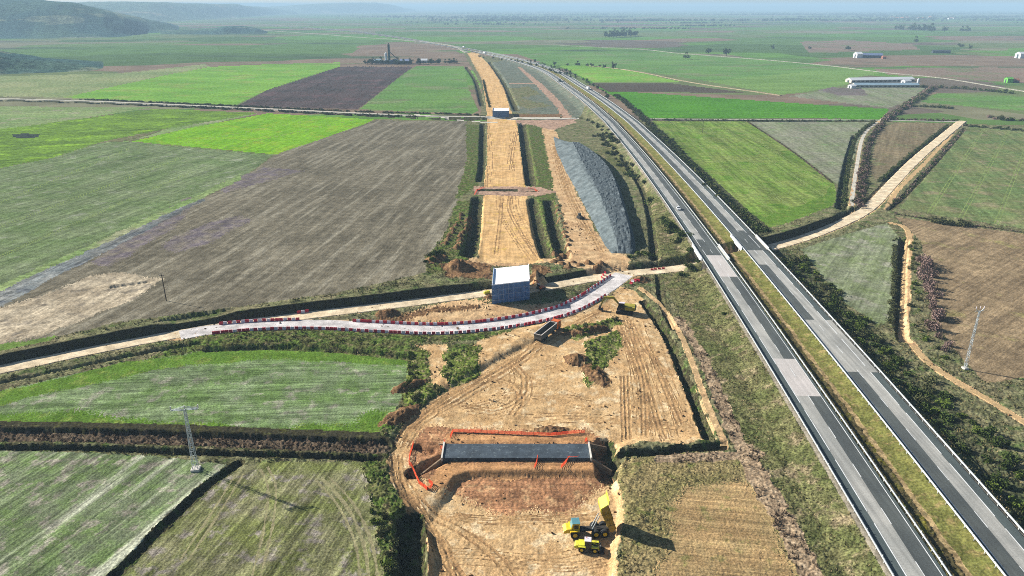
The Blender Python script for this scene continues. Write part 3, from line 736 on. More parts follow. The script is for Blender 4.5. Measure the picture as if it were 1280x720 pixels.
gmat('pasture_field', (122, 128, 84), (104, 124, 76), (138, 132, 100), patch=28, rows=ang_of((1124, 260), (1212, 158)) + .3, rowp=3, rowk=.2, fine=1.1, fk=.34)
gmat('wide_brown_field', (154, 134, 104), (136, 118, 92), (150, 142, 92), patch=30, cover3=.62, rows=ang_of((1168, 400), (1280, 330)), rowp=1.4, rowk=.26, fine=.7, fk=.42)
gmat('corner_field', (134, 140, 112), (122, 134, 92), (150, 150, 130), patch=18, rows=ang_of((1055, 378), (1108, 285)), rowp=1.8, rowk=.24, fine=.9, fk=.34)
gmat('green_crop_field', (86, 142, 38), (78, 132, 38), patch=60, rows=.05, rowp=8, rowk=.1, fine=3, fk=.2)
gmat('dark_soil_field', (92, 82, 70), (84, 76, 66), patch=60, fine=3, fk=.2)
gmat('pale_green_field', (122, 152, 82), (112, 144, 74), patch=80, rows=.2, rowp=10, rowk=.12, fine=3, fk=.2)
gmat('purple_soil', (124, 112, 112), (112, 106, 98), patch=50, fine=3, fk=.2)
gmat('brown_plain', (146, 122, 108), (128, 116, 98), (116, 124, 88), patch=160, fine=6, fk=.2)
gmat('weedy_strip', (84, 106, 46), (98, 98, 62), (124, 112, 84), patch=5, cover3=.58, fk=.7, mk=.5, mid=2)
gmat('sandy_ground', (214, 182, 138), (196, 160, 118), (168, 138, 104), patch=9, cover3=.62, fine=.6, fk=.3)
gmat('red_earth', (178, 132, 96), (152, 112, 82), (196, 158, 116), patch=6, rows=0.0, rowp=.9, rowk=.22, fine=.45, fk=.4)
gmat('bench_soil', (196, 150, 104), (182, 138, 96), patch=6, rows=0.0, rowp=.8, rowk=.15, fine=.5, fk=.25)
gmat('formation_sand', (222, 184, 130), (210, 170, 116), (200, 168, 92), patch=16, cover3=.6, rows=math.pi / 2, rowp=1.1, rowk=.14, fine=.6, fk=.22)
gmat('construction_dirt', (214, 180, 132), (194, 158, 112), (228, 202, 160), patch=8, cover3=.56, mid=2.2, mk=.2, fine=.4, fk=.34)
gmat('wheel_ruts', (182, 148, 104), (164, 130, 92), patch=5, fine=.5, fk=.35)
gmat('scrub', (112, 110, 74), (92, 98, 58), (144, 130, 102), patch=12, cover3=.57, fk=.7, mk=.4, mid=2.2, fine=.5)
gmat('dry_brush', (152, 136, 96), (130, 122, 80), (110, 114, 64), patch=8, cover3=.6, fk=.6, mk=.3, mid=1.8, fine=.45)
gmat('ploughed_brush', (180, 150, 106), (160, 138, 98), (142, 134, 84), patch=8, cover3=.58, rows=ang_of((850, 640), (960, 650)), rowp=.8, rowk=.3, fine=.4, fk=.45, mk=.15)
gmat('green_clump', (112, 128, 58), (92, 104, 48), (160, 148, 108), patch=3, cover3=.56, fk=.6)
gmat('verge_gravel', (150, 142, 126), (136, 128, 112), patch=6, fk=.3)
gmat('median_grass', (130, 128, 72), (116, 118, 64), (150, 134, 88), patch=6, fk=.45)
gmat('median_weeds', (96, 86, 58), (76, 72, 50), (112, 108, 46), patch=6, fk=.6)
gmat('median_sand', (186, 162, 118), (150, 128, 92), (116, 104, 74), patch=3, cover3=.56, fk=.4)
gmat('embankment_scrub', (76, 82, 56), (92, 92, 68), (66, 82, 44), patch=6, fk=.7, mk=.4, mid=2)
gmat('ditch_bank', (84, 82, 56), (72, 68, 50), (76, 92, 46), patch=5, fk=.7, mk=.4, mid=2)
gmat('grey_rough', (118, 124, 108), (100, 108, 92), (128, 122, 104), patch=16, fine=1.5, fk=.45, mk=.3)
gmat('pink_soil', (192, 160, 136), (166, 138, 118), (140, 114, 98), patch=6, cover3=.57, fk=.35)
gmat('cut_bank', (72, 68, 50), (60, 58, 44), (84, 84, 50), patch=4, fk=.5)  # soil colour darkened to deepen the shade on camera-facing banks
gmat('spoil_earth', (134, 104, 74), (112, 86, 64), (150, 122, 86), patch=3, fk=.5)
gmat('field_track', (156, 148, 114), (140, 136, 100), patch=4, fk=.35)
gmat('reed_bed', (108, 92, 76), (88, 78, 64), (126, 112, 92), patch=3, fk=.6)
gmat('dry_reeds', (168, 146, 118), (144, 124, 100), (180, 160, 132), patch=3, fk=.6)
gmat('grey_pond', (66, 74, 66), (60, 68, 62), patch=10, fk=.2)
gmat('sandy_path', (206, 176, 130), (188, 158, 116), patch=4, fine=.5, fk=.25)
gmat('pale_track', (214, 208, 192), (198, 192, 176), patch=8, fine=.6, fk=.2)
gmat('farm_track', (182, 164, 134), (160, 146, 118), patch=20, fine=2, fk=.25)
gmat('tramline', (138, 154, 92), (124, 142, 80), patch=8, fk=.3)
gmat('grey_track', (172, 168, 152), (158, 154, 138), patch=20, fine=2, fk=.2)
gmat('old_dirt_road', (234, 216, 184), (222, 202, 168), (206, 182, 146), patch=6, cover3=.62, fine=.6, fk=.18)
gmat('diversion_road', (220, 214, 210), (208, 202, 198), patch=5, fine=.5, fk=.14)
def plain_mat():
    n = NT('far_plain')
    rot = n.n('ShaderNodeVectorRotate'); rot.rotation_type = 'Z_AXIS'; rot.inputs['Angle'].default_value = -.25
    ns = n.n('ShaderNodeTexNoise'); ns.inputs['Scale'].default_value = 1 / 500; n.l(n.pos, ns.inputs['Vector'])
    va = n.n('ShaderNodeVectorMath'); va.operation = 'MULTIPLY_ADD'; va.inputs[1].default_value = (160, 160, 0)
    n.l(ns.outputs['Color'], va.inputs[0]); n.l(n.pos, va.inputs[2]); n.l(va.outputs[0], rot.inputs['Vector'])
    mp = n.mapping(rot.outputs[0], scale=(1 / 520, 1 / 300, 0))
    vo = n.n('ShaderNodeTexVoronoi'); vo.inputs['Scale'].default_value = 1; vo.distance = 'MANHATTAN'; n.l(mp, vo.inputs['Vector'])
    sp = n.n('ShaderNodeSeparateColor'); n.l(vo.outputs['Color'], sp.inputs[0])
    cr = n.n('ShaderNodeValToRGB'); cr.color_ramp.interpolation = 'CONSTANT'
    stops = [(0, (96, 124, 66)), (.16, (112, 124, 80)), (.30, (100, 138, 62)), (.42, (130, 128, 100)), (.54, (86, 110, 62)), (.66, (134, 116, 98)), (.76, (106, 128, 74)), (.88, (112, 102, 90))]
    el = cr.color_ramp.elements
    for i, (p_, c_) in enumerate(stops):
        e = el[i] if i < 2 else el.new(p_)
        e.position = p_; e.color = C(*c_)
    n.l(sp.outputs[0], cr.inputs[0])
    col = cr.outputs[0]
    # hedges and tree-dotted ground further out
    t = n.noise(n.mapping(n.pos, scale=(1 / 900, 1 / 260, 0)), 1.0, 6, .7)
    col = n.mix(n.rng(t, .55, .66), col, C(78, 96, 66))
    col = n.scale(col, n.rng(n.noise(n.pos, 1 / 60, 4, .6), .3, .7, .82, 1.18))
    MATS['far_plain'] = n.out(col)
plain_mat()
NICE = dict(far_plain='plain', verge_gravel='road_verge', grey_pond='pond', embankment_scrub='embankment')
for i, nme in enumerate(RN):
    q = QUAD[REG == i]
    if len(q) == 0: continue
    us, inv = np.unique(q.ravel(), return_inverse=True)
    o = obj_np(NICE.get(nme, nme), V3[us], inv.reshape(-1, 4), MATS[nme], smooth=True)
    o['kind'] = 'structure'; o['region'] = nme
# the same plain carried on under and far beyond the worked ground
g = obj_np('ground', [(-60000, -400, -9), (60000, -400, -9), (60000, 60000, -9), (-60000, 60000, -9)], [(0, 1, 2, 3)], MATS['far_plain'])
g['kind'] = 'structure'

# ------------------------------------------------------------------ hills
def hmat(name, c1, c2, c3, s1, s2):
    n = NT(name)
    col = n.mix(n.rng(n.noise(n.pos, 1 / s1, 6, .65), .4, .6), C(*c1), C(*c2))
    col = n.mix(n.rng(n.noise(n.mapping(n.pos, scale=(.5, 1, 4)), 1 / (s1 * .8), 4, .6), .56, .62), col, C(*c3))
    f = n.noise(n.pos, 1 / s2, 5, .7); col = n.scale(col, n.rng(f, .3, .7, .5, 1.5)); n.bump(f, .8, s2 * .5)
    MATS[name] = n.out(col)
hmat('wooded_hill', (70, 98, 92), (84, 108, 88), (132, 140, 112), 260, 14)
hmat('far_hill', (112, 128, 104), (96, 118, 92), (150, 146, 120), 600, 40)
def ridge(name, secs, depth, mat, amp, wl, nx=160, ny=40, top=(.35, .75)):
    """hill whose foot and crest follow the listed (px, foot y, crest y)"""
    secs = np.array(secs, float)
    pxn = np.linspace(secs[0, 0], secs[-1, 0], nx)
    fy = np.interp(pxn, secs[:, 0], secs[:, 1]); cy = np.interp(pxn, secs[:, 0], secs[:, 2])
    V = np.zeros((ny, nx, 3))
    for i in range(nx):
        b = P(pxn[i], fy[i]); u_ = (pxn[i] - CX) / F
        dirv = Vector((b.x, b.y)).normalized()
        Yc = b.y + depth * dirv.y * top[0]
        hc = max(0.5, zat(pxn[i], cy[i], Yc))
        for j in range(ny):
            t = j / (ny - 1)
            k = np.clip(t / top[0], 0, 1) if t < top[0] else (1 if t < top[1] else np.clip((1 - t) / (1 - top[1]), 0, 1))
            k = k * k * (3 - 2 * k)
            V[j, i] = (b.x + dirv.x * depth * t, b.y + dirv.y * depth * t, hc * k - 1.5)
    V = V.reshape(-1, 3)
    ed = np.tile(np.minimum(1, np.minimum(np.arange(nx), np.arange(nx)[::-1]) / 5), ny)
    kk = np.clip(V[:, 2] / 10, 0, 1)
    V[:, 2] += amp * kk * (fbm(V[:, 0] / wl, V[:, 1] / wl, 5, 4) + .6 * vnoise(V[:, 0] / (wl * .1), V[:, 1] / (wl * .1), 9) * .4)
    V[:, 2] = np.where(ed < .01, -3, V[:, 2])
    idx = np.arange(nx * ny).reshape(ny, nx)
    Q = np.stack([idx[:-1, :-1], idx[:-1, 1:], idx[1:, 1:], idx[1:, :-1]], -1).reshape(-1, 4)
    o = obj_np(name, V, Q, MATS[mat], smooth=True); o['kind'] = 'structure'; return o
ridge('hill', [(-160, 52, -6), (-60, 50, -3), (0, 48.5, 0), (60, 48.5, 1), (100, 48, 3), (134, 47.5, 12), (161, 46, 20), (185, 42, 27), (215, 40, 33), (235, 39, 38)], 1500, 'wooded_hill', 14, 260)
ridge('hill', [(200, 43.5, 41), (225, 43.5, 38), (262, 43.5, 38), (280, 43.5, 34), (302, 43, 32.5), (320, 43, 35), (336, 42.5, 41)], 420, 'wooded_hill', 6, 90, 100, 24)
ridge('hill', [(-160, 98, 60), (-40, 97, 63), (0, 95, 66), (16, 94, 70), (60, 93, 77), (120, 91, 82), (160, 86, 84), (170, 85, 84)], 380, 'wooded_hill', 4, 60, 200, 40)
ridge('hill', [(90, 30, 3.5), (190, 28, 3.5), (250, 25, 5), (300, 22, 5.5), (345, 19, 11), (370, 18, 15)], 4000, 'far_hill', 20, 700)
ridge('hill', [(330, 17, 9), (380, 17, 6), (430, 16.5, 3.5), (470, 16, 3.5), (490, 15.5, 6), (505, 15, 10), (520, 14.5, 12)], 3000, 'far_hill', 15, 700)
ridge('hill', [(-200, 14, 3), (150, 14, 3.5), (330, 13, 3.5), (400, 12.8, 6), (520, 12.6, 8.5), (760, 12.6, 7.2), (900, 12.6, 7.6), (1080, 12.6, 6.8), (1280, 12.6, 7.5), (1500, 12.6, 7)], 6000, 'far_hill', 25, 1500, 260, 20)

# ------------------------------------------------------------------ motorway
def asph(name, c, c2, streak=.2):
    n = NT(name)
    col = n.mix(n.rng(n.noise(n.pos, .08, 5, .6), .35, .65), C(*c), C(*c2))
    tcm = n.mapping(n.pos, scale=(.9, .02, 1), rot=0)
    col = n.scale(col, n.rng(n.noise(tcm, 1, 3, .6), .3, .7, 1 - streak, 1 + streak))
    cr_ = n.noise(n.mapping(n.pos, scale=(.05, .6, 1)), 1, 4, .8)
    col = n.scale(col, n.rng(cr_, .24, .3, .7, 1))
    f = n.noise(n.pos, 3, 3); col = n.scale(col, n.rng(f, .3, .7, .86, 1.14))
    n.b.inputs['Roughness'].default_value = .8; n.b.inputs['Specular IOR Level'].default_value = .25
    MATS[name] = n.out(col)
asph('dark_asphalt', (90, 95, 92), (77, 82, 81), .14)
asph('light_asphalt', (178, 176, 168), (154, 154, 148), .18)
asph('concrete_slab', (208, 200, 194), (194, 188, 182), .1)
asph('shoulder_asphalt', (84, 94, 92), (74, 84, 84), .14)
pmat('white_paint', (236, 238, 236), .7, var=.15, vs_=.4, c2=(190, 190, 186))
pmat('galvanised', (226, 230, 228), .45, .2, .4, .08, .7)
pmat('concrete', (222, 216, 204), .85, 0, .2, .1, .5, c2=(180, 172, 158))
pmat('dark_steel', (70, 74, 74), .5, .3)
def ribbon(name, s0, s1, t0, t1, dz, mat, step=4.0, parent=None):
    s = np.linspace(s0, s1, max(2, int((s1 - s0) / step) + 1))
    A = hw_at(s, t0, dz); B = hw_at(s, t1, dz)
    V = np.concatenate([A, B]); n_ = len(s)
    Q = np.array([(i, i + n_, i + n_ + 1, i + 1) for i in range(n_ - 1)])
    o = obj_np(name, V, Q, MATS[mat], parent)
    return o
SEND = HWS[-1]
s1v = lambda py, t: HWS[np.argmin(np.abs(topix_y(hw_at(HWS, t)) - py))]
def topix_y(a):
    zc = a[:, 1] * CT - (a[:, 2] - CH) * ST
    return CY - F * (a[:, 1] * ST + (a[:, 2] - CH) * CT) / zc
for side in (-1, 1):
    nm = 'carriageway'
    T = lambda a, b: (min(side * a, side * b), max(side * a, side * b))
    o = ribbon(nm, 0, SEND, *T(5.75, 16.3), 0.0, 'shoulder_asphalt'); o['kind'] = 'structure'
    tag(o, label=('left' if side < 0 else 'right') + ' motorway carriageway with two lanes and hard shoulder')
    o2 = ribbon('lane_surface', 0, SEND, *T(6.6, 10.25), 0.03, 'dark_asphalt'); o2['kind'] = 'structure'
    o2 = ribbon('lane_surface', 0, SEND, *T(10.25, 13.9), 0.03, 'light_asphalt'); o2['kind'] = 'structure'
    # resurfaced sections
    secs = [(321, 348, 6.6, 13.9), (448, 492, 6.6, 13.9)] if side < 0 else [(313, 331, 6.6, 13.9), (400, 466, 6.0, 16.2)]
    for a, b, ta, tb in secs:
        tm = side * 10.2
        o2 = ribbon('road_patch', s1v(b, tm), s1v(a, tm), *T(ta, tb), 0.055, 'concrete_slab' if side < 0 else 'light_asphalt'); o2['kind'] = 'structure'
    if side > 0:
        o2 = ribbon('road_patch', s1v(313, 10), s1v(288, 10), *T(6.6, 16.2), 0.055, 'dark_asphalt'); o2['kind'] = 'structure'
    else:
        o2 = ribbon('road_patch', s1v(321, -10), s1v(298, -10), *T(6.6, 16.2), 0.055, 'dark_asphalt'); o2['kind'] = 'structure'
    # painted lines
    V, Q = [], []
    def addl(s0, s1, t0, t1):
        s = np.linspace(s0, s1, max(2, int((s1 - s0) / 4) + 1))
        A = hw_at(s, side * t0, .08); B = hw_at(s, side * t1, .08); b0 = len(V)
        V.extend(A); V.extend(B); n_ = len(s)
        Q.extend([(b0 + i, b0 + i + n_, b0 + i + n_ + 1, b0 + i + 1) if side > 0 else (b0 + i, b0 + i + 1, b0 + i + n_ + 1, b0 + i + n_) for i in range(n_ - 1)])
    addl(0, SEND, 6.55, 6.75)
    s = 0
    while s < 1300:
        addl(s, s + 5.5, 10.16, 10.34); s += 17
    s = 0
    while s < SEND - 30:
        addl(s, s + 20, 13.78, 14.02); s += 24
    o2 = obj_np('road_marking', V, Q, MATS['white_paint']); o2['kind'] = 'structure'
# transverse joints are in the asphalt; crash barriers
def rail(t, label, tall=.34):
    prof = [(-.05, .44), (.06, .52), (-.02, .61), (.06, .70), (-.05, .78), (-.12, .78), (-.12, .44)]
    s = np.arange(0, min(SEND, 1900), 4.0); n_ = len(s); k = len(prof)
    V = np.concatenate([hw_at(s, t + (1 if t < 0 else -1) * a * 1.6, b) for a, b in prof])
    Q = np.array([(j * n_ + i, j * n_ + i + 1, ((j + 1) % k) * n_ + i + 1, ((j + 1) % k) * n_ + i) for j in range(k) for i in range(n_ - 1)])
    root = empty('crash_barrier', tuple(hw_at(np.array([0.0]), t)[0]))
    tag(root, label, 'crash barrier', 'crash barriers along the motorway')
    o = obj_np('rail', V - np.array(root.location), Q, MATS['galvanised'], root)
    b = MB(); sp = np.arange(0, 760, 4.0)
    for p in hw_at(sp, t, 0.3): b.box(Vector(p) - root.location, (.14, .14, 1.0))
    for p in hw_at(sp[::2] + 1, t, .86): b.box(Vector(p) - root.location, (.16, .16, .22))
    o = b.build('posts', 'galvanised', root); o['kind'] = 'stuff'
rail(-16.7, 'steel crash barrier along the outer edge of the left carriageway, beside the scrubby verge')
rail(-5.3, 'steel crash barrier on the inner edge of the left carriageway, beside the brown median weeds')
rail(5.3, 'steel crash barrier on the inner edge of the right carriageway, beside the green median grass')
rail(16.7, 'steel crash barrier along the outer edge of the right carriageway, above the dark shrubs')
# bridges over the dirt road
i0 = np.argmin(np.hypot(OLD[:, 0] - XUP, OLD[:, 1] - YUP)); od = OLD[i0 + 2] - OLD[i0 - 2]; od = Vector(od).normalized()
for side in (-1, 1):
    tcn = side * 11.0
    D = np.hypot(*(hw_at(HWS, tcn)[:, :2].T[:, :, None] - OLD[:, :2].T[:, None, :]))
    si = HWS[np.unravel_index(np.argmin(D), D.shape)[0]]
    c = hw_at(np.array([si]), tcn)[0]; nrm = np.array([np.interp(si, HWS, HWN[:, 0]), np.interp(si, HWS, HWN[:, 1])]); az = math.atan2(nrm[1], nrm[0])
    root = empty('road_bridge', (c[0], c[1], c[2]), az)
    tag(root, 'concrete bridge carrying the %s carriageway over the beige dirt road' % ('left' if side < 0 else 'right'), 'bridge', 'motorway bridges over the dirt road')
    MB().box((0, 0, -.62), (11.9, 20, 1.1)).build('deck', 'concrete', root)
    for e in (-1, 1):
        MB().box((e * 6.2, 0, -.1), (.42, 21, 2.0), bev=.04).build('parapet', 'white_paint', root)
    for e in (-1, 1):
        MB().box((0, e * 6.0, -4.2), (12.6, .8, 6.6)).build('abutment', 'concrete', root)
#@@OBJECTS
# ------------------------------------------------------------------ object materials
pmat('machine_yellow', (238, 204, 40), .45, 0, .4, .1, .8, c2=(190, 150, 60))
pmat('lime_yellow', (232, 226, 62), .5, 0, .35, .15, .9, c2=(170, 150, 80))
pmat('cab_teal', (96, 150, 160), .25, 0, .5, .08)
pmat('dirty_concrete', (150, 128, 104), .9, 0, .1, .2, .6, c2=(120, 98, 78))
pmat('shaded_dirty_body', (176, 144, 52), .7, 0, .2, .25, 1, c2=(104, 84, 50))  # yellow dulled to paint shade into the body sides, with brown soil patches
pmat('dull_yellow', (168, 158, 54), .6, 0, .3, .2, .9, c2=(96, 88, 56))
pmat('machine_orange', (226, 110, 44), .5, 0, .4, .12)
pmat('black_rubber', (38, 38, 38), .9)
pmat('dark_metal', (62, 60, 56), .6, .2, .3, .2)
pmat('dark_glass', (34, 42, 48), .15, 0, .6, .05)
pmat('tub_grey', (120, 118, 112), .6, .2, .3, .15)
pmat('light_rim', (216, 206, 196), .6)
pmat('car_white', (232, 234, 234), .3, 0, .5, .04)
pmat('barrier_red', (206, 30, 62), .55, 0, .3, .12)
pmat('barrier_white', (236, 226, 232), .55, 0, .3, .08)
pmat('net_orange', (244, 92, 52), .8, 0, .1, .2, 2)
pmat('membrane_blue', (84, 128, 178), .6, 0, .3, .25, .5, c2=(62, 100, 150))
pmat('fresh_concrete', (250, 250, 250), .8, 0, .2, .04, .3, k=.8)
pmat('culvert_membrane', (70, 80, 88), .55, 0, .3, .3, .35, c2=(116, 128, 130))
pmat('zinc_lattice', (206, 214, 216), .5, .2, .3, .08)
pmat('old_wood', (72, 58, 46), .9)
pmat('roof_white', (236, 238, 238), .7, .0, .2, .06, .05)
pmat('roof_slate', (150, 176, 190), .7, 0, .2, .1, .1)
pmat('wall_cream', (224, 214, 196), .85, 0, .1, .06, .2)
pmat('wall_dark', (72, 82, 88), .8, 0, .1, .1, .2)
pmat('roof_blue', (112, 126, 160), .7)
pmat('roof_red', (176, 112, 84), .85)
pmat('shed_green', (110, 190, 70), .7)
pmat('plant_green', (52, 96, 88), .6)
pmat('cement_white', (232, 236, 238), .7)
def leafmat(name, c1, c2, s=.5):
    n = NT(name)
    oi = n.n('ShaderNodeObjectInfo').outputs['Random']
    f = n.noise(n.pos, 1 / s, 3, .6)
    col = n.mix(n.rng(f, .35, .65), C(*c1), C(*c2))
    col = n.scale(col, n.rng(oi, 0, 1, .75, 1.25))
    n.b.inputs['Roughness'].default_value = .8
    MATS[name] = n.out(col)
leafmat('leaf_dark', (62, 78, 40), (90, 104, 54))
leafmat('leaf_green', (88, 108, 46), (116, 130, 60))
leafmat('leaf_brown', (166, 140, 128), (132, 110, 104))
leafmat('leaf_olive', (104, 104, 72), (84, 92, 56))
leafmat('bark', (96, 82, 66), (80, 68, 54))
leafmat('tuft_green', (116, 118, 70), (136, 128, 92), 3)
leafmat('tuft_dry', (158, 140, 102), (128, 118, 82), 3)
leafmat('reed', (166, 144, 118), (128, 108, 90), 2)

VG = VZ.reshape(nr, nc)
def hz1(x, y):
    """level of the built terrain at a point"""
    px, py = topix(x, y)
    i = int(np.clip(np.interp(py, pys, np.arange(nr)), 0, nr - 2)); j = int(np.clip((px - pxs[0]) / STEP, 0, nc - 2))
    return float(VG[i:i + 2, j:j + 2].mean())
def G(px, py, z=0.0):
    """ground point below photo pixel: walks the view ray on to the terrain"""
    for _ in range(6):
        p = P(px, py, z); z = hz1(p.x, p.y)
    return Vector((p.x, p.y, z))
_ones = 'first second third fourth fifth sixth seventh eighth ninth tenth eleventh twelfth thirteenth fourteenth fifteenth sixteenth seventeenth eighteenth nineteenth'.split()
_tens = {2: 'twent', 3: 'thirt', 4: 'fort', 5: 'fift', 6: 'sixt', 7: 'sevent', 8: 'eight', 9: 'ninet'}
def ordn(i):
    """1 -> first ..."""
    if i < 20: return _ones[i - 1]
    if i < 100:
        t, o = divmod(i, 10)
        return _tens[t] + 'ieth' if o == 0 else _tens[t] + 'y-' + _ones[o - 1]
    h_, o = divmod(i, 100)
    b = {1: 'hundred', 2: 'two-hundred'}[h_]
    return b + 'th' if o == 0 else b + '-and-' + ordn(o)

def topix_pt0(x, y, z):
    zc_ = y * CT - (z - CH) * ST
    return CX + F * x / zc_, CY - F * (y * ST + (z - CH) * CT) / zc_
# ------------------------------------------------------------------ far and crossing roads as laid strips
def lay(name, line, hw_, dz, mat, step=8, label=None, rag=.12, prof_z=False):
    L_ = resample(line, step)
    t = np.gradient(L_[:, :2], axis=0); t /= np.linalg.norm(t, axis=1)[:, None] + 1e-9
    nx_, ny_ = t[:, 1], -t[:, 0]; k = 5; n_ = len(L_)
    zc = np.mean([hfun(L_[:, 0] + nx_ * a, L_[:, 1] + ny_ * a) for a in (0, hw_)], axis=0)
    zc = np.convolve(np.r_[zc[0], zc[0], zc, zc[-1], zc[-1]], np.ones(5) / 5, 'valid') + dz
    rl, rr = [hw_ * (1 + rag * fbm(np.arange(n_) * step / 6.0, np.zeros(n_) + q, 44, 3)) for q in (1, 2)]
    if prof_z: zc = L_[:, 2] + dz
    V = [(L_[:, 0] + nx_ * a, L_[:, 1] + ny_ * a, zc - d) for a, d in ((-rl - .8, .5 + dz), (-rl, 0), (rr, 0), (rr + .8, .5 + dz))]
    V = np.concatenate([np.stack(v_, 1) for v_ in V])
    Q = [(j * n_ + i, (j + 1) * n_ + i, (j + 1) * n_ + i + 1, j * n_ + i + 1) for j in range(3) for i in range(n_ - 1)]
    o = obj_np(name, V, Q, MATS[mat]); o['kind'] = 'structure'
    if label: o['label'] = label
    return o
lay('local_road', WL([(-130, 119), (0, 123.5), (130, 127.5), (300, 134.5), (450, 141.5), (540, 145), (600, 145.8)]), 2.6, .5, 'pale_track')
lay('local_road', WL([(640, 147), (690, 148.5), (720, 147.5)]), 3.4, .5, 'pale_track')
lay('track', WL([(735, 82.5), (782, 87.5), (866, 103.5), (976, 119.5)]), 2.2, .5, 'farm_track')
lay('track', WL([(841, 66), (1000, 79), (1099, 90), (1180, 98), (1280, 114.5), (1420, 135)]), 2.6, .6, 'grey_track')
lay('track', WL([(700, 57), (800, 62), (841, 66)]), 2.2, .6, 'grey_track')
lay('track', WL([(812, 148), (935, 149), (1100, 150), (1205, 152)]), 1.5, .3, 'pale_track')
lay('track', WL([(440, 46), (500, 50), (560, 57), (584, 66)]), 5, .8, 'grey_track')
lay('track', WL([(330, 38), (400, 43), (440, 46)]), 5, .8, 'grey_track')
lay('track', WL([(200, 80), (340, 80), (420, 80), (455, 79)]), 4, .5, 'dull_field')

lay('dirt_road', OLD, OLD_W, .05, 'old_dirt_road', 1.2, 'beige dirt road passing the box and under the motorway', .1, True)
lay('diversion_road', DIV, OLD_W + .8, .06, 'diversion_road', 1.2, 'pale curved diversion road between red and white barriers', .02, True)
lay('footpath', PATHS['foot'], .95, .12, 'sandy_path', 1.0, 'sandy path along the construction ground', .3)
lay('sandy_track', PATHS['track'], 1.15, .16, 'sandy_path', 1.0, 'narrow sandy track right of the motorway', .25)
lay('canal_path', PATHS['canal'], 1.2, .12, 'pale_track', 1.5, 'pale canal path between hedges', .1)
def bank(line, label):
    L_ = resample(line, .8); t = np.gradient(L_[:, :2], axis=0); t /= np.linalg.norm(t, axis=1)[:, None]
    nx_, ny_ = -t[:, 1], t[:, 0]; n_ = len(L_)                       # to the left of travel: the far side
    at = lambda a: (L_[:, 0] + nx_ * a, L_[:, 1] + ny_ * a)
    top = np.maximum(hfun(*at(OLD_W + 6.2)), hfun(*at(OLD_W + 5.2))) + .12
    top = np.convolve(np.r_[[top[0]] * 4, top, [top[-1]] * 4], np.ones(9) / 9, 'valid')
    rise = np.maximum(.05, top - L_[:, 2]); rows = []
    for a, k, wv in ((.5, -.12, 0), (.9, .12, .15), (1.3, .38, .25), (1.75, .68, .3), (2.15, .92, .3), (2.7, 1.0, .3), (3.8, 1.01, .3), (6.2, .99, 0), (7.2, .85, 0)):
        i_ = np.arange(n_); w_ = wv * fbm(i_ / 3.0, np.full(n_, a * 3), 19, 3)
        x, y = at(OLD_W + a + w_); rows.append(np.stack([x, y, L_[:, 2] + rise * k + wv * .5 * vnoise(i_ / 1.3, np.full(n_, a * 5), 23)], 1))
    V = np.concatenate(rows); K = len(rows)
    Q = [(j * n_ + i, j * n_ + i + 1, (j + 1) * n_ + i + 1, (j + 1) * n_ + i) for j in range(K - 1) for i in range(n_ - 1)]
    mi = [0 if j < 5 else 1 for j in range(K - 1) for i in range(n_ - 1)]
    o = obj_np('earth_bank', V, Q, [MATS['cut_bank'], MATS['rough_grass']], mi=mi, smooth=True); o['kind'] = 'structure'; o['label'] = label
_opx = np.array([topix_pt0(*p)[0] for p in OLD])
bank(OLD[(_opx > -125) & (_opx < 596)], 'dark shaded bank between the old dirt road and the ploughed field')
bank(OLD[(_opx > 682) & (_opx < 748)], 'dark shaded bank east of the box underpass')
bank(OLD[(_opx > 944) & (_opx < 1066)], 'dark shaded bank below the green field right of the motorway')
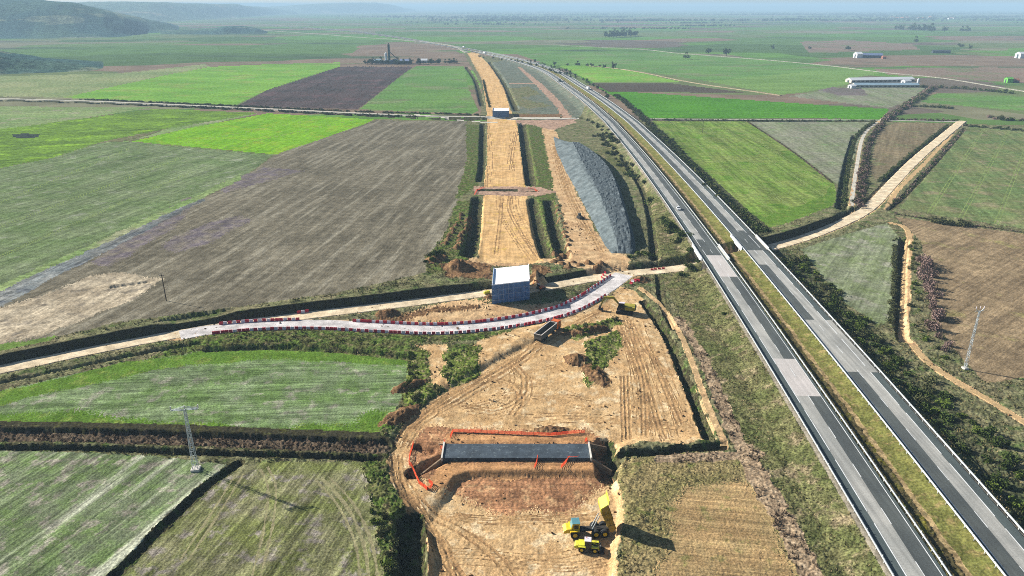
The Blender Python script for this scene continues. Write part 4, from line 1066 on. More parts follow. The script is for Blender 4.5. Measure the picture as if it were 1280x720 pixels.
# ------------------------------------------------------------------ box structures under construction
def box_bridge(fl, fr, bl, br, zb, zt, label):
    a, b, c, d = [P(*q, zt) for q in (fl, fr, br, bl)]
    ctr = (a + b + c + d) / 4
    ux = ((b - a) + (c - d)).normalized(); uy = ((d - a) + (c - b)).normalized(); az = 0
    wx = ((b - a).length + (c - d).length) / 2; wy = ((d - a).length + (c - b).length) / 2
    root = empty('concrete_underpass', (ctr.x, ctr.y, zb), az); H_ = zt - zb
    tag(root, label, 'underpass', 'box underpasses on the new road')
    MB().box((0, 0, H_ - .45), (wx, wy, .9), bev=.05).build('roof_slab', 'fresh_concrete', root)
    for s_ in (-1, 1):
        MB().box((0, s_ * (wy / 2 - .5), (H_ - .9) / 2), (wx - .02, 1.0, H_ - .9)).build('side_wall', 'concrete', root)
    m = MB(); nn = 8
    for i in range(nn):
        for j in range(3):
            m.box((-wx / 2 + wx * (i + .5) / nn, -wy / 2 - .06 - .02 * ((i + j) % 2), (H_ - .3) * (j + .5) / 3), (wx / nn - .05, .07, (H_ - .3) / 3 - .05))
    m.build('blue_membrane', 'membrane_blue', root)
    m = MB()
    for i in range(8): m.bar((-wx / 2 + .3 + i * (wx - .6) / 7, -wy / 2 - .9, -.2), (-wx / 2 + .3 + i * (wx - .6) / 7, -wy / 2 - .9, H_ + .7), .05)
    for j in range(5): m.bar((-wx / 2, -wy / 2 - .9, .6 + j * (H_ - .4) / 4), (wx / 2, -wy / 2 - .9, .6 + j * (H_ - .4) / 4), .05)
    m.build('scaffold', 'zinc_lattice', root)
    MB().box((0, 0, -.2), (wx + 2, wy - 2.1, .4)).build('floor_slab', 'concrete', root)
    for s_ in (-1, 1):
        MB().box((s_ * (wx / 2 - .25), 0, H_ + .25), (.3, wy - .4, .5)).build('kerb', 'fresh_concrete' if s_ > 0 else 'membrane_blue', root)
    MB().box((-wx / 2 - .1, -wy / 2 + .5, H_ / 2), (.2, .9, H_)).build('portal_edge', 'membrane_blue', root)
    SK = Matrix(((ux.x, uy.x, 0, 0), (ux.y, uy.y, 0, 0), (0, 0, 1, 0), (0, 0, 0, 1)))      # the box is skew to its road
    for ch in root.children: ch.data.transform(SK)
    return root
Yf = P(640, 380, -1.1).y; zt_ = zat(640, 353, Yf)
box_bridge((615, 356), (662.5, 350.5), (617, 335.5), (661, 331), -1.1, zt_, 'large concrete box underpass with white roof and blue side sheets beside the diversion')
Y2 = P(625, 147, -2).y; z2 = zat(625, 138, Y2)
box_bridge((615.5, 138.4), (636.6, 138.4), (616.5, 135), (636, 135), -2.2, z2, 'far concrete box with white roof and blue sheets where the local road crosses')

# ------------------------------------------------------------------ culvert in the excavated ground
zc = 0.1
A_, B_ = P(556, 554.5, zc), P(735, 554.5, zc); C_ = P(556, 572.5, zc)
cl = B_.x - A_.x; cw = A_.y - C_.y; cx_ = (A_.x + B_.x) / 2; cy_ = (A_.y + C_.y) / 2
cul = empty('box_culvert', (cx_, cy_, -3.6)); tag(cul, 'long dark box culvert lying in the red earth with orange netting round it', 'culvert')
MB().box((0, 0, 3.55), (cl, cw, .3), bev=.06).build('top_slab', 'culvert_membrane', cul)
for s_ in (-1, 1): MB().box((0, s_ * (cw / 2 - .25), 1.7), (cl - .1, .5, 3.4)).build('side_wall', 'culvert_membrane', cul)
for s_ in (-1, 1):
    MB().box((s_ * (cl / 2 + .2), 0, 3.5), (.4, cw + .8, 1.1)).build('headwall', 'concrete', cul)
for s_, y_ in ((-1, 1), (-1, -1), (1, 1), (1, -1)):
    m = MB(); L0 = Vector((s_ * (cl / 2 + .3), y_ * (cw / 2 + .1), 0)); L1 = L0 + Vector((s_ * 5.0, y_ * (2.4 if y_ > 0 else 4.0) * (1 if s_ < 0 else .6), 0))
    dv = (L1 - L0).normalized(); nv = Vector((-dv.y, dv.x, 0)) * .2
    q = [L0 - nv, L1 - nv, L1 + nv, L0 + nv]; hts = [3.7, 1.6, 1.6, 3.7]
    bt = [m.bm.verts.new((p.x, p.y, 0)) for p in q]; tp = [m.bm.verts.new((p.x, p.y, h_)) for p, h_ in zip(q, hts)]
    m.bm.faces.new(bt[::-1]); m.bm.faces.new(tp)
    for i in range(4): m.bm.faces.new((bt[i], bt[(i + 1) % 4], tp[(i + 1) % 4], tp[i]))
    m.build('wing_wall', 'dirty_concrete', cul)
def net(pts, label, z=None, hgt=1.0):
    g = [G(a, b, -1) for a, b in pts]
    o0 = g[0].copy(); root = empty('safety_net', tuple(o0)); tag(root, label, 'safety netting', 'orange safety nets round the works')
    L_ = resample(np.array([tuple(p) for p in g]), 1.6); zz = hfun(L_[:, 0], L_[:, 1])
    pt = [Vector((a[0], a[1], max(a[2] - .4, b))) - o0 for a, b in zip(L_, zz)]
    m = MB(); k = 0
    for a, b in zip(pt[:-1], pt[1:]):
        for j in range(5):
            sag = .12 * math.sin(k * 1.9)
            m.bar(a + Vector((0, 0, hgt * (.15 + .21 * j) + sag * .5)), b + Vector((0, 0, hgt * (.15 + .21 * j) - sag)), .14, .03)
        k += 1
    m.build('net', 'net_orange', root)
    for p in pt[::2]: MB().cyl(p, p + Vector((0, 0, hgt + .15)), .04, seg=6).build('post', 'net_orange', root)
net([(563, 548), (566, 540), (600, 541), (640, 543), (690, 542), (731, 541)], 'orange netting strung along the north side of the dark culvert')
net([(517, 559), (512, 572), (511, 584), (516, 594), (524, 605), (534, 613)], 'orange netting curving round the west end of the culvert beside the haul track')
net([(536, 603), (541, 606), (536, 614), (530, 609)], 'small orange netting loop on the earth corner south-west of the culvert')
net([(672, 573), (671, 579), (668, 586)], 'short orange netting strand across the ledge below the middle of the culvert')
net([(712, 574), (707, 579), (701, 586)], 'short slanting orange netting across the ledge near the culvert east end')
net([(709, 574.5), (722, 575), (733, 575)], 'orange netting along the south-east edge of the culvert roof')
net([(731, 553), (733, 562), (734, 574)], 'orange netting across the culvert east end above the black hole')
net([(551, 571), (554, 563), (556, 553)], 'orange netting across the culvert west headwall')
net([(593, 244), (597, 238), (606, 235)], 'orange netting at the west end of the slot across the sandy formation')
net([(660, 236), (668, 237), (672, 240)], 'orange netting at the east end of the slot across the sandy formation')

# ------------------------------------------------------------------ red and white barriers along the diversion
def barrier_mesh(nm, mat):
    m = MB(); m.prism([(-.34, 0), (.34, 0), (.32, .25), (.17, .45), (.14, 1.05), (-.14, 1.05), (-.17, .45), (-.32, .25)], -.66, .66)
    m.cyl((0, .35, 1.05), (0, .35, 1.13), .07, seg=8); m.cyl((0, -.35, 1.05), (0, -.35, 1.13), .07, seg=8)
    o = m.build(nm, mat); return o
protoB = {'red': barrier_mesh('road_barrier', 'barrier_red'), 'white': barrier_mesh('road_barrier', 'barrier_white')}
usedB = {'red': 0, 'white': 0}
def barrier(x, y, z, rz, col, label, group):
    o = protoB[col]
    if usedB[col]: o = o.copy(); COL.objects.link(o)
    usedB[col] = 1
    o.location = (x, y, z); o.rotation_euler = (0, 0, rz); tag(o, label, 'barrier', group)
def barrier_row(line, off, s0, s1, nm, step=1.22):
    L_ = resample(line, step); t = np.gradient(L_[:, :2], axis=0); t /= np.linalg.norm(t, axis=1)[:, None]
    k = 0
    for p, d in zip(L_, t):
        x, y = p[0] + d[1] * off, p[1] - d[0] * off
        px = topix_pt(x, y, p[2])[0]
        if not (s0 <= px <= s1): continue
        k += 1; col = 'red' if (k % 2 or rng.random() < .12) else 'white'
        barrier(x + rng.normal(0, .05), y + rng.normal(0, .05), p[2], math.atan2(d[1], d[0]) - math.pi / 2 + rng.normal(0, .05), col,
                '%s barrier, %s from the west in the %s' % (col, ordn(k), nm), 'barriers along the diversion')
def topix_pt(x, y, z):
    zc_ = y * CT - (z - CH) * ST
    return CX + F * x / zc_, CY - F * (y * ST + (z - CH) * CT) / zc_
barrier_row(DIV, OLD_W + .6, 263, 757, "diversion's southern row", 1.5)
barrier_row(DIV, -OLD_W - .6, 276, 373, "diversion's north-western row", 1.5)
barrier_row(DIV, -OLD_W - .6, 440, 764, "diversion's long northern row", 1.5)
barrier_row(OLD, -2.9, 371, 384, 'short row across the closed road', 1.5)
for i, (px, py) in enumerate([(757, 337), (756, 341), (754, 345), (752, 348)]):
    p = G(px, py, -2); barrier(p.x, p.y, p.z, .2, 'red', 'red barrier, %s from the north across the junction road edge' % ordn(i + 1), 'barriers at the junction')
for i, (px, py) in enumerate([(815, 338.5), (819, 338), (824, 337.5), (829, 337)]):
    p = G(px, py, -2); barrier(p.x, p.y, p.z, 1.4, 'red', 'red barrier, %s from the west beside the beige road near the motorway' % ordn(i + 1), 'barriers at the junction')
for i, (px, py) in enumerate([(789, 355), (791, 352.5), (794, 350.5), (798, 349)]):
    p = G(px, py, -2); barrier(p.x, p.y, p.z, .9, 'red' if i != 1 else 'white', '%s barrier, %s from the south at the head of the sandy footpath' % ('red' if i != 1 else 'white', ordn(i + 1)), 'barriers at the junction')

# ------------------------------------------------------------------ gravel stockpile
def stockpile():
    zt_ = 5.2
    ns, nk = 110, 40
    def ip(pts, z):
        a = WP(pts, z); return resample(smooth_line(a, 8), 0.1)
    f1 = ip([(690, 169), (698, 196), (717, 233), (736, 272), (751, 302), (762, 322)], 0)
    r1 = ip([(713, 173), (727, 205), (746, 240), (758, 268), (766, 288), (772, 306)], zt_)
    r2 = ip([(716, 173), (743, 190), (764, 214), (778, 254), (787, 286), (789, 308)], zt_)
    def at(l, t): return l[int(t * (len(l) - 1))]
    V = np.zeros((ns, nk, 3))
    for i in range(ns):
        t = i / (ns - 1)
        a, b, c = at(f1, t), at(r1, t), at(r2, t)
        e = min(1, min(t, 1 - t) / .06); e = e ** .6
        dv = (c - b)[:2] / (np.linalg.norm((c - b)[:2]) + 1e-6)
        d = c.copy(); d[:2] += dv * 4.0; d[2] = -1.4
        for j in range(nk):
            k = j / (nk - 1)
            if k < .4: q = a + (b - a) * (k / .4)
            elif k < .8: q = b + (c - b) * ((k - .4) / .4)
            else: q = c + (d - c) * ((k - .8) / .2)
            q = q.copy(); q[2] = q[2] * (e if q[2] > 0 else 1) - .25
            V[i, j] = q
    kk = np.tile(np.linspace(0, 1, nk), (ns, 1)); top = (kk > .42) & (kk < .86)
    X, Y = V[..., 0], V[..., 1]
    V[..., 2] += np.where(top, .5 * np.abs(vnoise(X / 2.4, Y / 2.4, 3)) + .25 * vnoise(X / .9, Y / .9, 4), .18 * fbm(X / 3, Y / 3, 6, 3)) * (V[..., 2] > .8)
    idx = np.arange(ns * nk).reshape(ns, nk)
    Q = np.stack([idx[:-1, :-1], idx[1:, :-1], idx[1:, 1:], idx[:-1, 1:]], -1).reshape(-1, 4)
    mi = np.where(top[:-1, :-1].ravel(), 1, 0)
    gmat('grey_gravel', (118, 127, 128), (102, 112, 114), patch=10, rows=1.9, rowp=1.5, rowk=.1, fine=.5, fk=.2)
    gmat('grey_rock', (98, 107, 110), (82, 91, 95), (114, 122, 124), patch=4, fine=.6, fk=.5)
    o = obj_np('gravel_stockpile', V.reshape(-1, 3)[:, :], Q[:, ::-1], [MATS['grey_gravel'], MATS['grey_rock']], mi=mi)
    tag(o, 'long grey gravel stockpile with smooth sunlit face beside the motorway', 'stockpile')
stockpile()

# ------------------------------------------------------------------ machines
def wheel(m_, root, x, y, r, wd, name='wheel', rim='machine_yellow'):
    o = MB().cyl((0, -wd / 2, 0), (0, wd / 2, 0), r, seg=18).build(name, 'black_rubber', root); o.location = (x, y, r)
    MB().cyl((0, -wd / 2 - .02, 0), (0, wd / 2 + .02, 0), r * .5, seg=14).build('rim', rim, o)
    return o
def dump_truck(loc, az):
    t = empty('articulated_dump_truck', loc, az); t.scale = (1.06,) * 3; tag(t, 'yellow dump truck with raised body tipping at the edge of the cut', 'dump truck', None)
    for x in (3.2, -1.3, -3.2):
        for y in (-1.25, 1.25): wheel(None, t, x, y, .95, .75)
    MB().box((2.9, 0, 1.3), (4.2, 1.4, .6)).box((-1.8, 0, 1.35), (5.2, 1.0, .5)).box((.7, 0, 1.3), (.9, .6, .6)).build('chassis', 'dark_metal', t)
    m = MB().prism([(3.9, 1.2), (5.6, 1.2), (5.6, 1.75), (5.0, 2.15), (3.9, 2.3)], -1.1, 1.1); m.build('bonnet', 'machine_yellow', t)
    cab = MB().prism([(2.2, 1.4), (4.0, 1.4), (4.0, 2.3), (3.7, 3.4), (2.2, 3.45)], -1.0, 1.0).build('cab', 'machine_yellow', t)
    MB().prism([(4.02, 2.3), (4.05, 2.3), (3.76, 3.36), (3.70, 3.38)], -.9, .9).build('windscreen', 'cab_teal', cab)
    MB().box((2.95, 0, 3.5), (1.7, 2.1, .1), bev=.03).build('cab_roof', 'cab_teal', cab)
    for y in (-1.01, 1.01): MB().box((3.0, y, 2.7), (1.1, .03, .9)).build('side_window', 'dark_glass', cab)
    for y in (-.8, .8): MB().box((5.62, y, 1.5), (.06, .35, .2), bev=.02).build('headlight', 'car_white', t)
    for y in (-1.35, 1.35): MB().prism([(2.3, 1.95), (4.2, 1.95), (4.3, 1.6), (4.36, 1.6), (4.24, 2.03), (2.3, 2.03)], y - .38, y + .38).build('mudguard', 'machine_yellow', t)
    b = MB()
    b.prism([(0, 0), (5.6, 0), (6.2, .5), (6.2, .62), (5.5, .16), (-.5, .5), (-.5, .4)], -1.5, 1.5)
    for y in (-1.55, 1.55): b.prism([(-.6, .4), (0, 0), (5.6, 0), (6.3, .4), (6.3, 1.95), (4.0, 1.8), (0, 1.5)], y - .07, y + .07)
    for x in (1.2, 2.8, 4.4):
        for y in (-1.66, 1.66): b.box((x, y, .9), (.2, .1, 1.6))
        b.box((x, 0, -.08), (.22, 2.9, .14))
    bo = b.build('dump_body', 'shaded_dirty_body', t); bo.location = (-4.2, 0, 1.75); bo.rotation_euler = (0, R(-66), 0)
    MB().prism([(5.5, .05), (6.4, .4), (6.75, 2.3), (7.5, 2.7), (7.5, 2.82), (6.6, 2.45), (6.2, .6), (5.4, .2)], -1.75, 1.75).build('front_guard', 'lime_yellow', bo)
    for y in (-.5, .5): MB().cyl((-.6, y, 1.5), (-2.0, y, 4.9), .12, seg=8).build('hoist_ram', 'zinc_lattice', t)
    return t
p = G(736, 667, -3); dump_truck(tuple(p), math.pi + .06)
def wheel_loader(loc, az):
    t = empty('wheel_loader', loc, az); tag(t, 'small yellow wheel loader with white cab roof parked beside the tipping dump truck', 'wheel loader')
    for x in (1.5, -1.4):
        for y in (-.95, .95): wheel(None, t, x, y, .72, .55)
    MB().box((-.1, 0, .95), (4.2, .9, .5)).build('chassis', 'dark_metal', t)
    MB().prism([(-3.0, .8), (-.8, .8), (-.8, 1.75), (-2.7, 1.6), (-3.0, 1.4)], -.8, .8).build('engine_hood', 'lime_yellow', t)
    cab = MB().prism([(-.75, 1.0), (.75, 1.0), (.75, 1.7), (.5, 2.75), (-.75, 2.75)], -.7, .7).build('cab', 'dark_glass', t)
    MB().box((-.1, 0, 2.82), (1.5, 1.55, .12), bev=.03).build('cab_roof', 'barrier_white', cab)
    MB().cyl((-.4, .4, 2.88), (-.4, .4, 3.08), .09, seg=8).build('beacon', 'machine_orange', cab)
    for x in (1.5, -1.4):
        for y in (-.98, .98): MB().prism([(x - .75, 1.5), (x + .75, 1.5), (x + .85, 1.25), (x + .9, 1.25), (x + .8, 1.58), (x - .75, 1.58)], y - .3, y + .3).build('mudguard', 'lime_yellow', t)
    for y in (-.5, .5): MB().bar((.7, y, 1.6), (2.6, y, .7), .18, .3).build('lift_arm', 'lime_yellow', t)
    MB().prism([(2.5, .1), (3.6, .08), (3.6, .14), (2.7, .22), (2.62, 1.0), (2.9, 1.25), (2.8, 1.3), (2.5, 1.05)], -1.2, 1.2).build('bucket', 'dark_metal', t)
    return t
p = G(735, 687, -3); wheel_loader(tuple(p), -.12)
def tipper(loc, az):
    t = empty('tipper_truck', loc, az); t.scale = (1.2,) * 3; tag(t, 'tipper lorry with orange cab and long grey open tub on the brown dirt', 'tipper lorry')
    for x in (5.2, 1.6, -2.6, -3.9, -5.2):
        for y in (-1.0, 1.0): wheel(None, t, x, y, .52, .45, rim='tub_grey')
    MB().box((-.2, 0, .85), (11.4, .9, .3)).build('chassis', 'dark_metal', t)
    cab = MB().prism([(3.9, .6), (6.1, .6), (6.15, 1.7), (5.85, 2.95), (4.0, 3.05)], -1.2, 1.2).build('cab', 'machine_orange', t)
    MB().prism([(6.14, 1.75), (6.19, 1.75), (5.92, 2.8), (5.87, 2.8)], -1.05, 1.05).build('windscreen', 'dark_glass', cab)
    for y in (-1.21, 1.21): MB().box((5.2, y, 2.2), (1.0, .03, .8)).build('side_window', 'dark_glass', cab)
    m = MB(); m.prism([(-6.1, 1.05), (2.9, 1.05), (3.3, 1.3), (3.3, 1.36), (2.9, 1.12), (-6.1, 1.12)], -1.1, 1.1)
    for y in (-1.18, 1.18): m.prism([(-6.3, 1.05), (3.0, 1.05), (3.5, 1.4), (3.5, 2.9), (-6.6, 2.7)], y - .05, y + .05)
    m.box((3.35, 0, 2.1), (.1, 2.3, 1.7)); m.box((-6.4, 0, 1.9), (.1, 2.3, 1.6))
    tub = m.build('tub', 'tub_grey', t)
    m = MB()
    for y in (-1.2, 1.2): m.bar((3.5, y, 2.95), (-6.6, y, 2.75), .24, .12)
    m.bar((3.45, -1.2, 2.95), (3.45, 1.2, 2.95), .2, .12).bar((-6.5, -1.2, 2.75), (-6.5, 1.2, 2.75), .2, .12)
    m.build('tub_rim', 'light_rim', tub)
    MB().box((5.9, 0, .7), (.5, 2.3, .5)).build('bumper', 'dark_metal', t)
    return t
p, q = G(668, 431, -1), G(701, 406, -1); mid_ = (p + q) / 2; mid_.z = hz1(mid_.x, mid_.y)
tipper(tuple(mid_), math.atan2(q.y - p.y, q.x - p.x))
def tracks(t, L_, gauge, r, wd):
    for y in (-gauge, gauge):
        prof = [(L_ / 2 * math.cos(a) * 0 + (L_ / 2 - r) * (1 if math.cos(a) >= 0 else -1) + r * math.cos(a), r + r * math.sin(a)) for a in np.linspace(-math.pi / 2, 1.5 * math.pi, 20, endpoint=False)]
        o = MB().prism(prof, y - wd / 2, y + wd / 2).build('track', 'black_rubber', t)
        m = MB()
        for x in np.linspace(-L_ / 2 + r, L_ / 2 - r, 5): m.cyl((x, y - wd / 2 - .03, r * .8), (x, y + wd / 2 + .03, r * .8), r * .45, seg=10)
        m.build('rollers', 'dark_metal', o)
def excavator(loc, az, label, body='machine_yellow', s=1.0, reach=1.0):
    t = empty('excavator', loc, az); tag(t, label, 'excavator', 'excavators on the site'); t.scale = (s, s, s)
    tracks(t, 4.4, 1.15, .48, .6)
    MB().box((0, 0, 1.05), (1.6, 1.6, .3)).build('undercarriage', 'dark_metal', t)
    MB().prism([(-2.6, 1.25), (1.2, 1.25), (1.2, 1.7), (.2, 2.2), (-2.5, 2.15), (-2.75, 1.9)], -1.3, .35).prism([(-2.6, 1.25), (0, 1.25), (0, 2.1), (-2.5, 2.1), (-2.75, 1.9)], .37, 1.3).build('house', body, t)
    MB().box((-2.5, 0, 1.65), (.6, 2.5, .8), bev=.1).build('counterweight', 'dark_metal', t)
    cab = MB().prism([(.1, 1.3), (1.75, 1.3), (1.8, 2.0), (1.45, 3.0), (.1, 3.05)], .4, 1.3).build('cab', 'dark_glass', t)
    MB().box((.8, .85, 3.1), (1.5, 1.0, .1), bev=.03).build('cab_roof', 'barrier_white', cab)
    bm_ = MB().prism([(.9, 1.7), (1.2, 1.6), (3.2, 3.6), (5.4, 3.5), (5.3, 3.9), (3.1, 4.2)], -.28, .14).build('boom', body, t)
    MB().cyl((1.3, -.07, 1.7), (2.9, -.07, 3.4), .1, seg=8).build('boom_ram', 'zinc_lattice', bm_)
    st = MB().prism([(5.0, 4.1), (5.6, 4.0), (6.5, 1.3), (6.2, 1.2)], -.2, .06).build('stick', body, t)
    MB().prism([(6.1, 1.4), (6.7, 1.3), (6.9, .5), (6.3, .1), (5.6, .3), (6.2, .5), (6.4, .9)], -.65, .5).build('bucket', 'dark_metal', t)
    return t
p = G(781, 391, -1); excavator(tuple(p), math.pi - .25, 'dark yellow excavator reaching left over the dirt below the diversion junction', 'dull_yellow', 1.5)
p = G(676, 351, -1); excavator(tuple(p), 2.2, 'orange excavator working on the brown heap beside the white-roofed box', 'machine_orange', .8)
def bulldozer(loc, az):
    t = empty('bulldozer', loc, az); tag(t, 'dark bulldozer on the sandy haul track beside the gravel stockpile', 'bulldozer')
    tracks(t, 3.6, 1.0, .5, .6)
    MB().prism([(-1.7, .7), (1.6, .7), (1.6, 1.55), (.1, 1.7), (-1.7, 1.6)], -.75, .75).build('body', 'dark_metal', t)
    cab = MB().prism([(-1.2, 1.6), (.1, 1.65), (-.1, 2.75), (-1.2, 2.8)], -.7, .7).build('cab', 'dark_glass', t)
    MB().box((-.6, 0, 2.85), (1.4, 1.6, .1)).build('cab_roof', 'tub_grey', cab)
    MB().prism([(2.1, .05), (2.3, .05), (2.2, .7), (2.4, 1.3), (2.2, 1.3), (2.05, .7)], -1.6, 1.6).build('blade', 'dark_metal', t)
    for y in (-1.4, 1.4): MB().bar((-.3, y, .6), (2.1, y, .5), .16).build('push_arm', 'dark_metal', t)
    return t
p = G(725, 273, 0); bulldozer(tuple(p), -1.1)
p = G(608.5, 368, -2)
t = empty('compressor', tuple(p), .4); tag(t, 'small pale yellow site compressor at the foot of the box west corner', 'compressor')
MB().box((0, 0, 1.0), (2.6, 1.4, 1.1), bev=.15).build('housing', 'lime_yellow', t)
for x in (-.6, .6):
    for y in (-.7, .7): wheel(None, t, x, y, .35, .2)
MB().bar((1.3, 0, .5), (2.3, 0, .35), .08).build('drawbar', 'dark_metal', t)
# road vehicles
def car(loc, az, body, label):
    t = empty('car', loc, az); tag(t, label, 'car', 'vehicles on the motorway')
    MB().prism([(-2.15, .35), (2.15, .35), (2.2, .65), (1.9, .82), (.9, .92), (-2.1, .95), (-2.2, .7)], -.88, .88).build('body', body, t)
    g_ = MB().prism([(-1.9, .93), (.95, .9), (.2, 1.38), (-1.3, 1.42)], -.76, .76).build('windows', 'dark_glass', t)
    MB().prism([(-1.35, 1.40), (.25, 1.37), (.15, 1.44), (-1.2, 1.47)], -.72, .72).build('roof', body, t)
    for x in (1.35, -1.3):
        for y in (-.8, .8): wheel(None, t, x, y, .32, .2, rim='zinc_lattice')
    for y in (-.6, .6): MB().box((2.16, y, .66), (.08, .35, .14)).build('headlight', 'barrier_white', t)
def lorry(loc, az, label, boxm='car_white', cabm='car_white'):
    t = empty('lorry', loc, az); tag(t, label, 'lorry', 'vehicles on the motorway')
    MB().box((-2.0, 0, 2.4), (12.0, 2.5, 2.7), bev=.05).build('trailer', boxm, t)
    MB().prism([(4.4, .7), (6.6, .7), (6.7, 1.9), (6.3, 3.2), (4.4, 3.5)], -1.2, 1.2).build('cab', cabm, t)
    MB().prism([(6.68, 2.0), (6.72, 2.0), (6.42, 2.95), (6.36, 2.95)], -1.05, 1.05).build('windscreen', 'dark_glass', t)
    MB().box((-.6, 0, .8), (13, 1.0, .25)).build('chassis', 'dark_metal', t)
    for x in (5.4, 2.4, -4.2, -5.4, -6.6):
        for y in (-1.05, 1.05): wheel(None, t, x, y, .5, .35, rim='zinc_lattice')
def on_hw(px, py, t):
    s = s1v(py, t); c = hw_at(np.array([s]), t, .06)[0]; d = hw_at(np.array([s + 4]), t, .06)[0] - c
    return tuple(c), math.atan2(d[1], d[0])
c_, a_ = on_hw(843, 263, -12.0); car(c_, a_ + math.pi, 'car_white', 'white saloon car coming along the left carriageway past the gravel stockpile')
c_, a_ = on_hw(739, 112, 12.0); lorry(c_, a_, 'white lorry driving away on the right carriageway beside the dark soil field')
c_, a_ = on_hw(690, 102, -12.0); lorry(c_, a_ + math.pi, 'dark lorry approaching on the left carriageway beyond the sandy junction', 'wall_dark', 'wall_dark')
c_, a_ = on_hw(696, 104, -8.5); car(c_, a_ + math.pi, 'car_white', 'white car overtaking the dark lorry on the far left carriageway')
c_, a_ = on_hw(664, 80, 12.0); lorry(c_, a_, 'white lorry far off on the right carriageway near the bend')
c_, a_ = on_hw(612, 67, -12.0); lorry(c_, a_ + math.pi, 'white lorry beyond the head of the sandy formation')
c_, a_ = on_hw(575, 59.5, 12.0); lorry(c_, a_, 'farthest white lorry, small on the motorway beyond the bend')

# ------------------------------------------------------------------ pylons and poles
def lattice(px, py, ptop, label, wbase=1.5, wtop=.5, arm=3.2, lean=0, vtop=False):
    b = G(px, py); H_ = zat(px, ptop, b.y) - b.z
    t = empty('power_pylon', tuple(b), .15); tag(t, label, 'pylon', 'power pylons in the fields')
    m = MB(); n_ = 11
    def cr(z): return (wbase + (wtop - wbase) * z / H_) / 2
    lv = [H_ * (1 - (1 - i / n_) ** 1.25) for i in range(n_ + 1)]
    for sx, sy in ((1, 1), (1, -1), (-1, 1), (-1, -1)):
        m.bar((sx * cr(0), sy * cr(0), -.5), (sx * cr(H_), sy * cr(H_), H_), .10)
    for i in range(n_):
        a, c = lv[i], lv[i + 1]; ra, rc = cr(a), cr(c); f = 1 if i % 2 else -1
        for s_ in (-1, 1):
            m.bar((f * ra, s_ * ra, a), (-f * rc, s_ * rc, c), .07); m.bar((s_ * ra, f * ra, a), (s_ * rc, -f * rc, c), .07)
            m.bar((-rc, s_ * rc, c), (rc, s_ * rc, c), .06)
    m.build('lattice_mast', 'zinc_lattice', t)
    MB().box((0, 0, .1), (wbase + .9, wbase + .9, .9), bev=.05).build('footing', 'concrete', t)
    m = MB()
    if vtop:
        for s_ in (-1, 1): m.bar((0, 0, H_ - .6), (s_ * 1.4, 0, H_ + .9), .14)
        m.bar((-1.5, 0, H_ + .1), (1.5, 0, H_ + .1), .12)
    else:
        for y in (-.25, .25): m.bar((-arm, y, H_), (arm, y, H_), .13); m.bar((-arm, y, H_), (0, y, H_ + .9), .09); m.bar((arm, y, H_), (0, y, H_ + .9), .09)
        for x in np.linspace(-arm, arm, 7): m.bar((x, -.25, H_), (x, .25, H_), .08)
    m.build('crossarm', 'zinc_lattice', t)
    for x in ((-1.4, 0, 1.4) if vtop else (-arm, 0, arm)):
        MB().cyl((x, 0, H_ + (.2 if not vtop else .9)), (x, 0, H_ + (1.1 if not vtop else 1.6)), .13, seg=8).build('insulator', 'barrier_white', t)
    return t
lattice(245, 587, 512, 'lattice pylon with crossarm beside the reddish ditch in the lower left fields', 1.25, .42)
lattice(1206, 461, 389, 'slim pale lattice pylon at the edge of the wide brown field', .7, .36, vtop=True)
def pole(px, py, ptop, label, r=.16):
    b = G(px, py); H_ = zat(px, ptop, b.y) - b.z
    t = empty('power_pole', tuple(b)); tag(t, label, 'pole', 'wooden power poles')
    MB().cyl((0, 0, -.4), (0, 0, H_), r, r * .7, seg=10).build('post', 'old_wood', t)
    MB().bar((-.9, 0, H_ - .5), (.9, 0, H_ - .5), .14).build('crossarm', 'old_wood', t)
    for x in (-.8, 0, .8): MB().cyl((x, 0, H_ - .43), (x, 0, H_ - .15), .06, seg=8).build('insulator', 'barrier_white', t)
pole(208, 376, 343, 'dark wooden power pole standing in the ploughed field', .2)
pole(878, 166, 151, 'dark wooden power pole in the green field right of the motorway')

# ------------------------------------------------------------------ buildings
def shed(px0, py0, px1, py1, depth, eave, rise, wallm, roofm, label, name='farm_shed', doors=True, wins=0, cat='shed'):
    a, b = G(px0, py0), G(px1, py1)
    ux = Vector((b.x - a.x, b.y - a.y, 0)); L_ = ux.length; ux.normalize(); az = math.atan2(ux.y, ux.x); ny_ = Vector((-ux.y, ux.x, 0))
    c = (a + b) / 2 + ny_ * depth / 2; c.z = min(a.z, b.z) - .3
    t = empty(name, tuple(c), az); tag(t, label, cat, None)
    MB().prism([(-depth / 2, 0), (depth / 2, 0), (depth / 2, eave), (0, eave + rise - .05), (-depth / 2, eave)], -L_ / 2, L_ / 2, 'X').build('walls', wallm, t)
    r_ = MB()
    o_ = .5
    for s_ in (-1, 1):
        d0 = (s_ * (depth / 2 + o_), eave - rise * o_ / (depth / 2) + .05); d1 = (0, eave + rise + .05)
        r_.prism([d0, d1, (d1[0], d1[1] + .25), (d0[0], d0[1] + .25)] if s_ < 0 else [d1, d0, (d0[0], d0[1] + .25), (d1[0], d1[1] + .25)], -L_ / 2 - .4, L_ / 2 + .4, 'X')
    r_.build('roof', roofm, t)
    for i in range(wins):
        x = -L_ / 2 + L_ * (i + .5) / wins
        MB().box((x, -depth / 2 - .04, eave * .55), (L_ / wins * .62, .12, eave * .42)).build('window', 'dark_glass', t)
    if doors:
        MB().box((-L_ / 2 - .05, 0, eave * .45), (.12, depth * .32, eave * .85)).build('door', wallm if wallm == 'wall_dark' else 'wall_dark', t)
    return t, L_
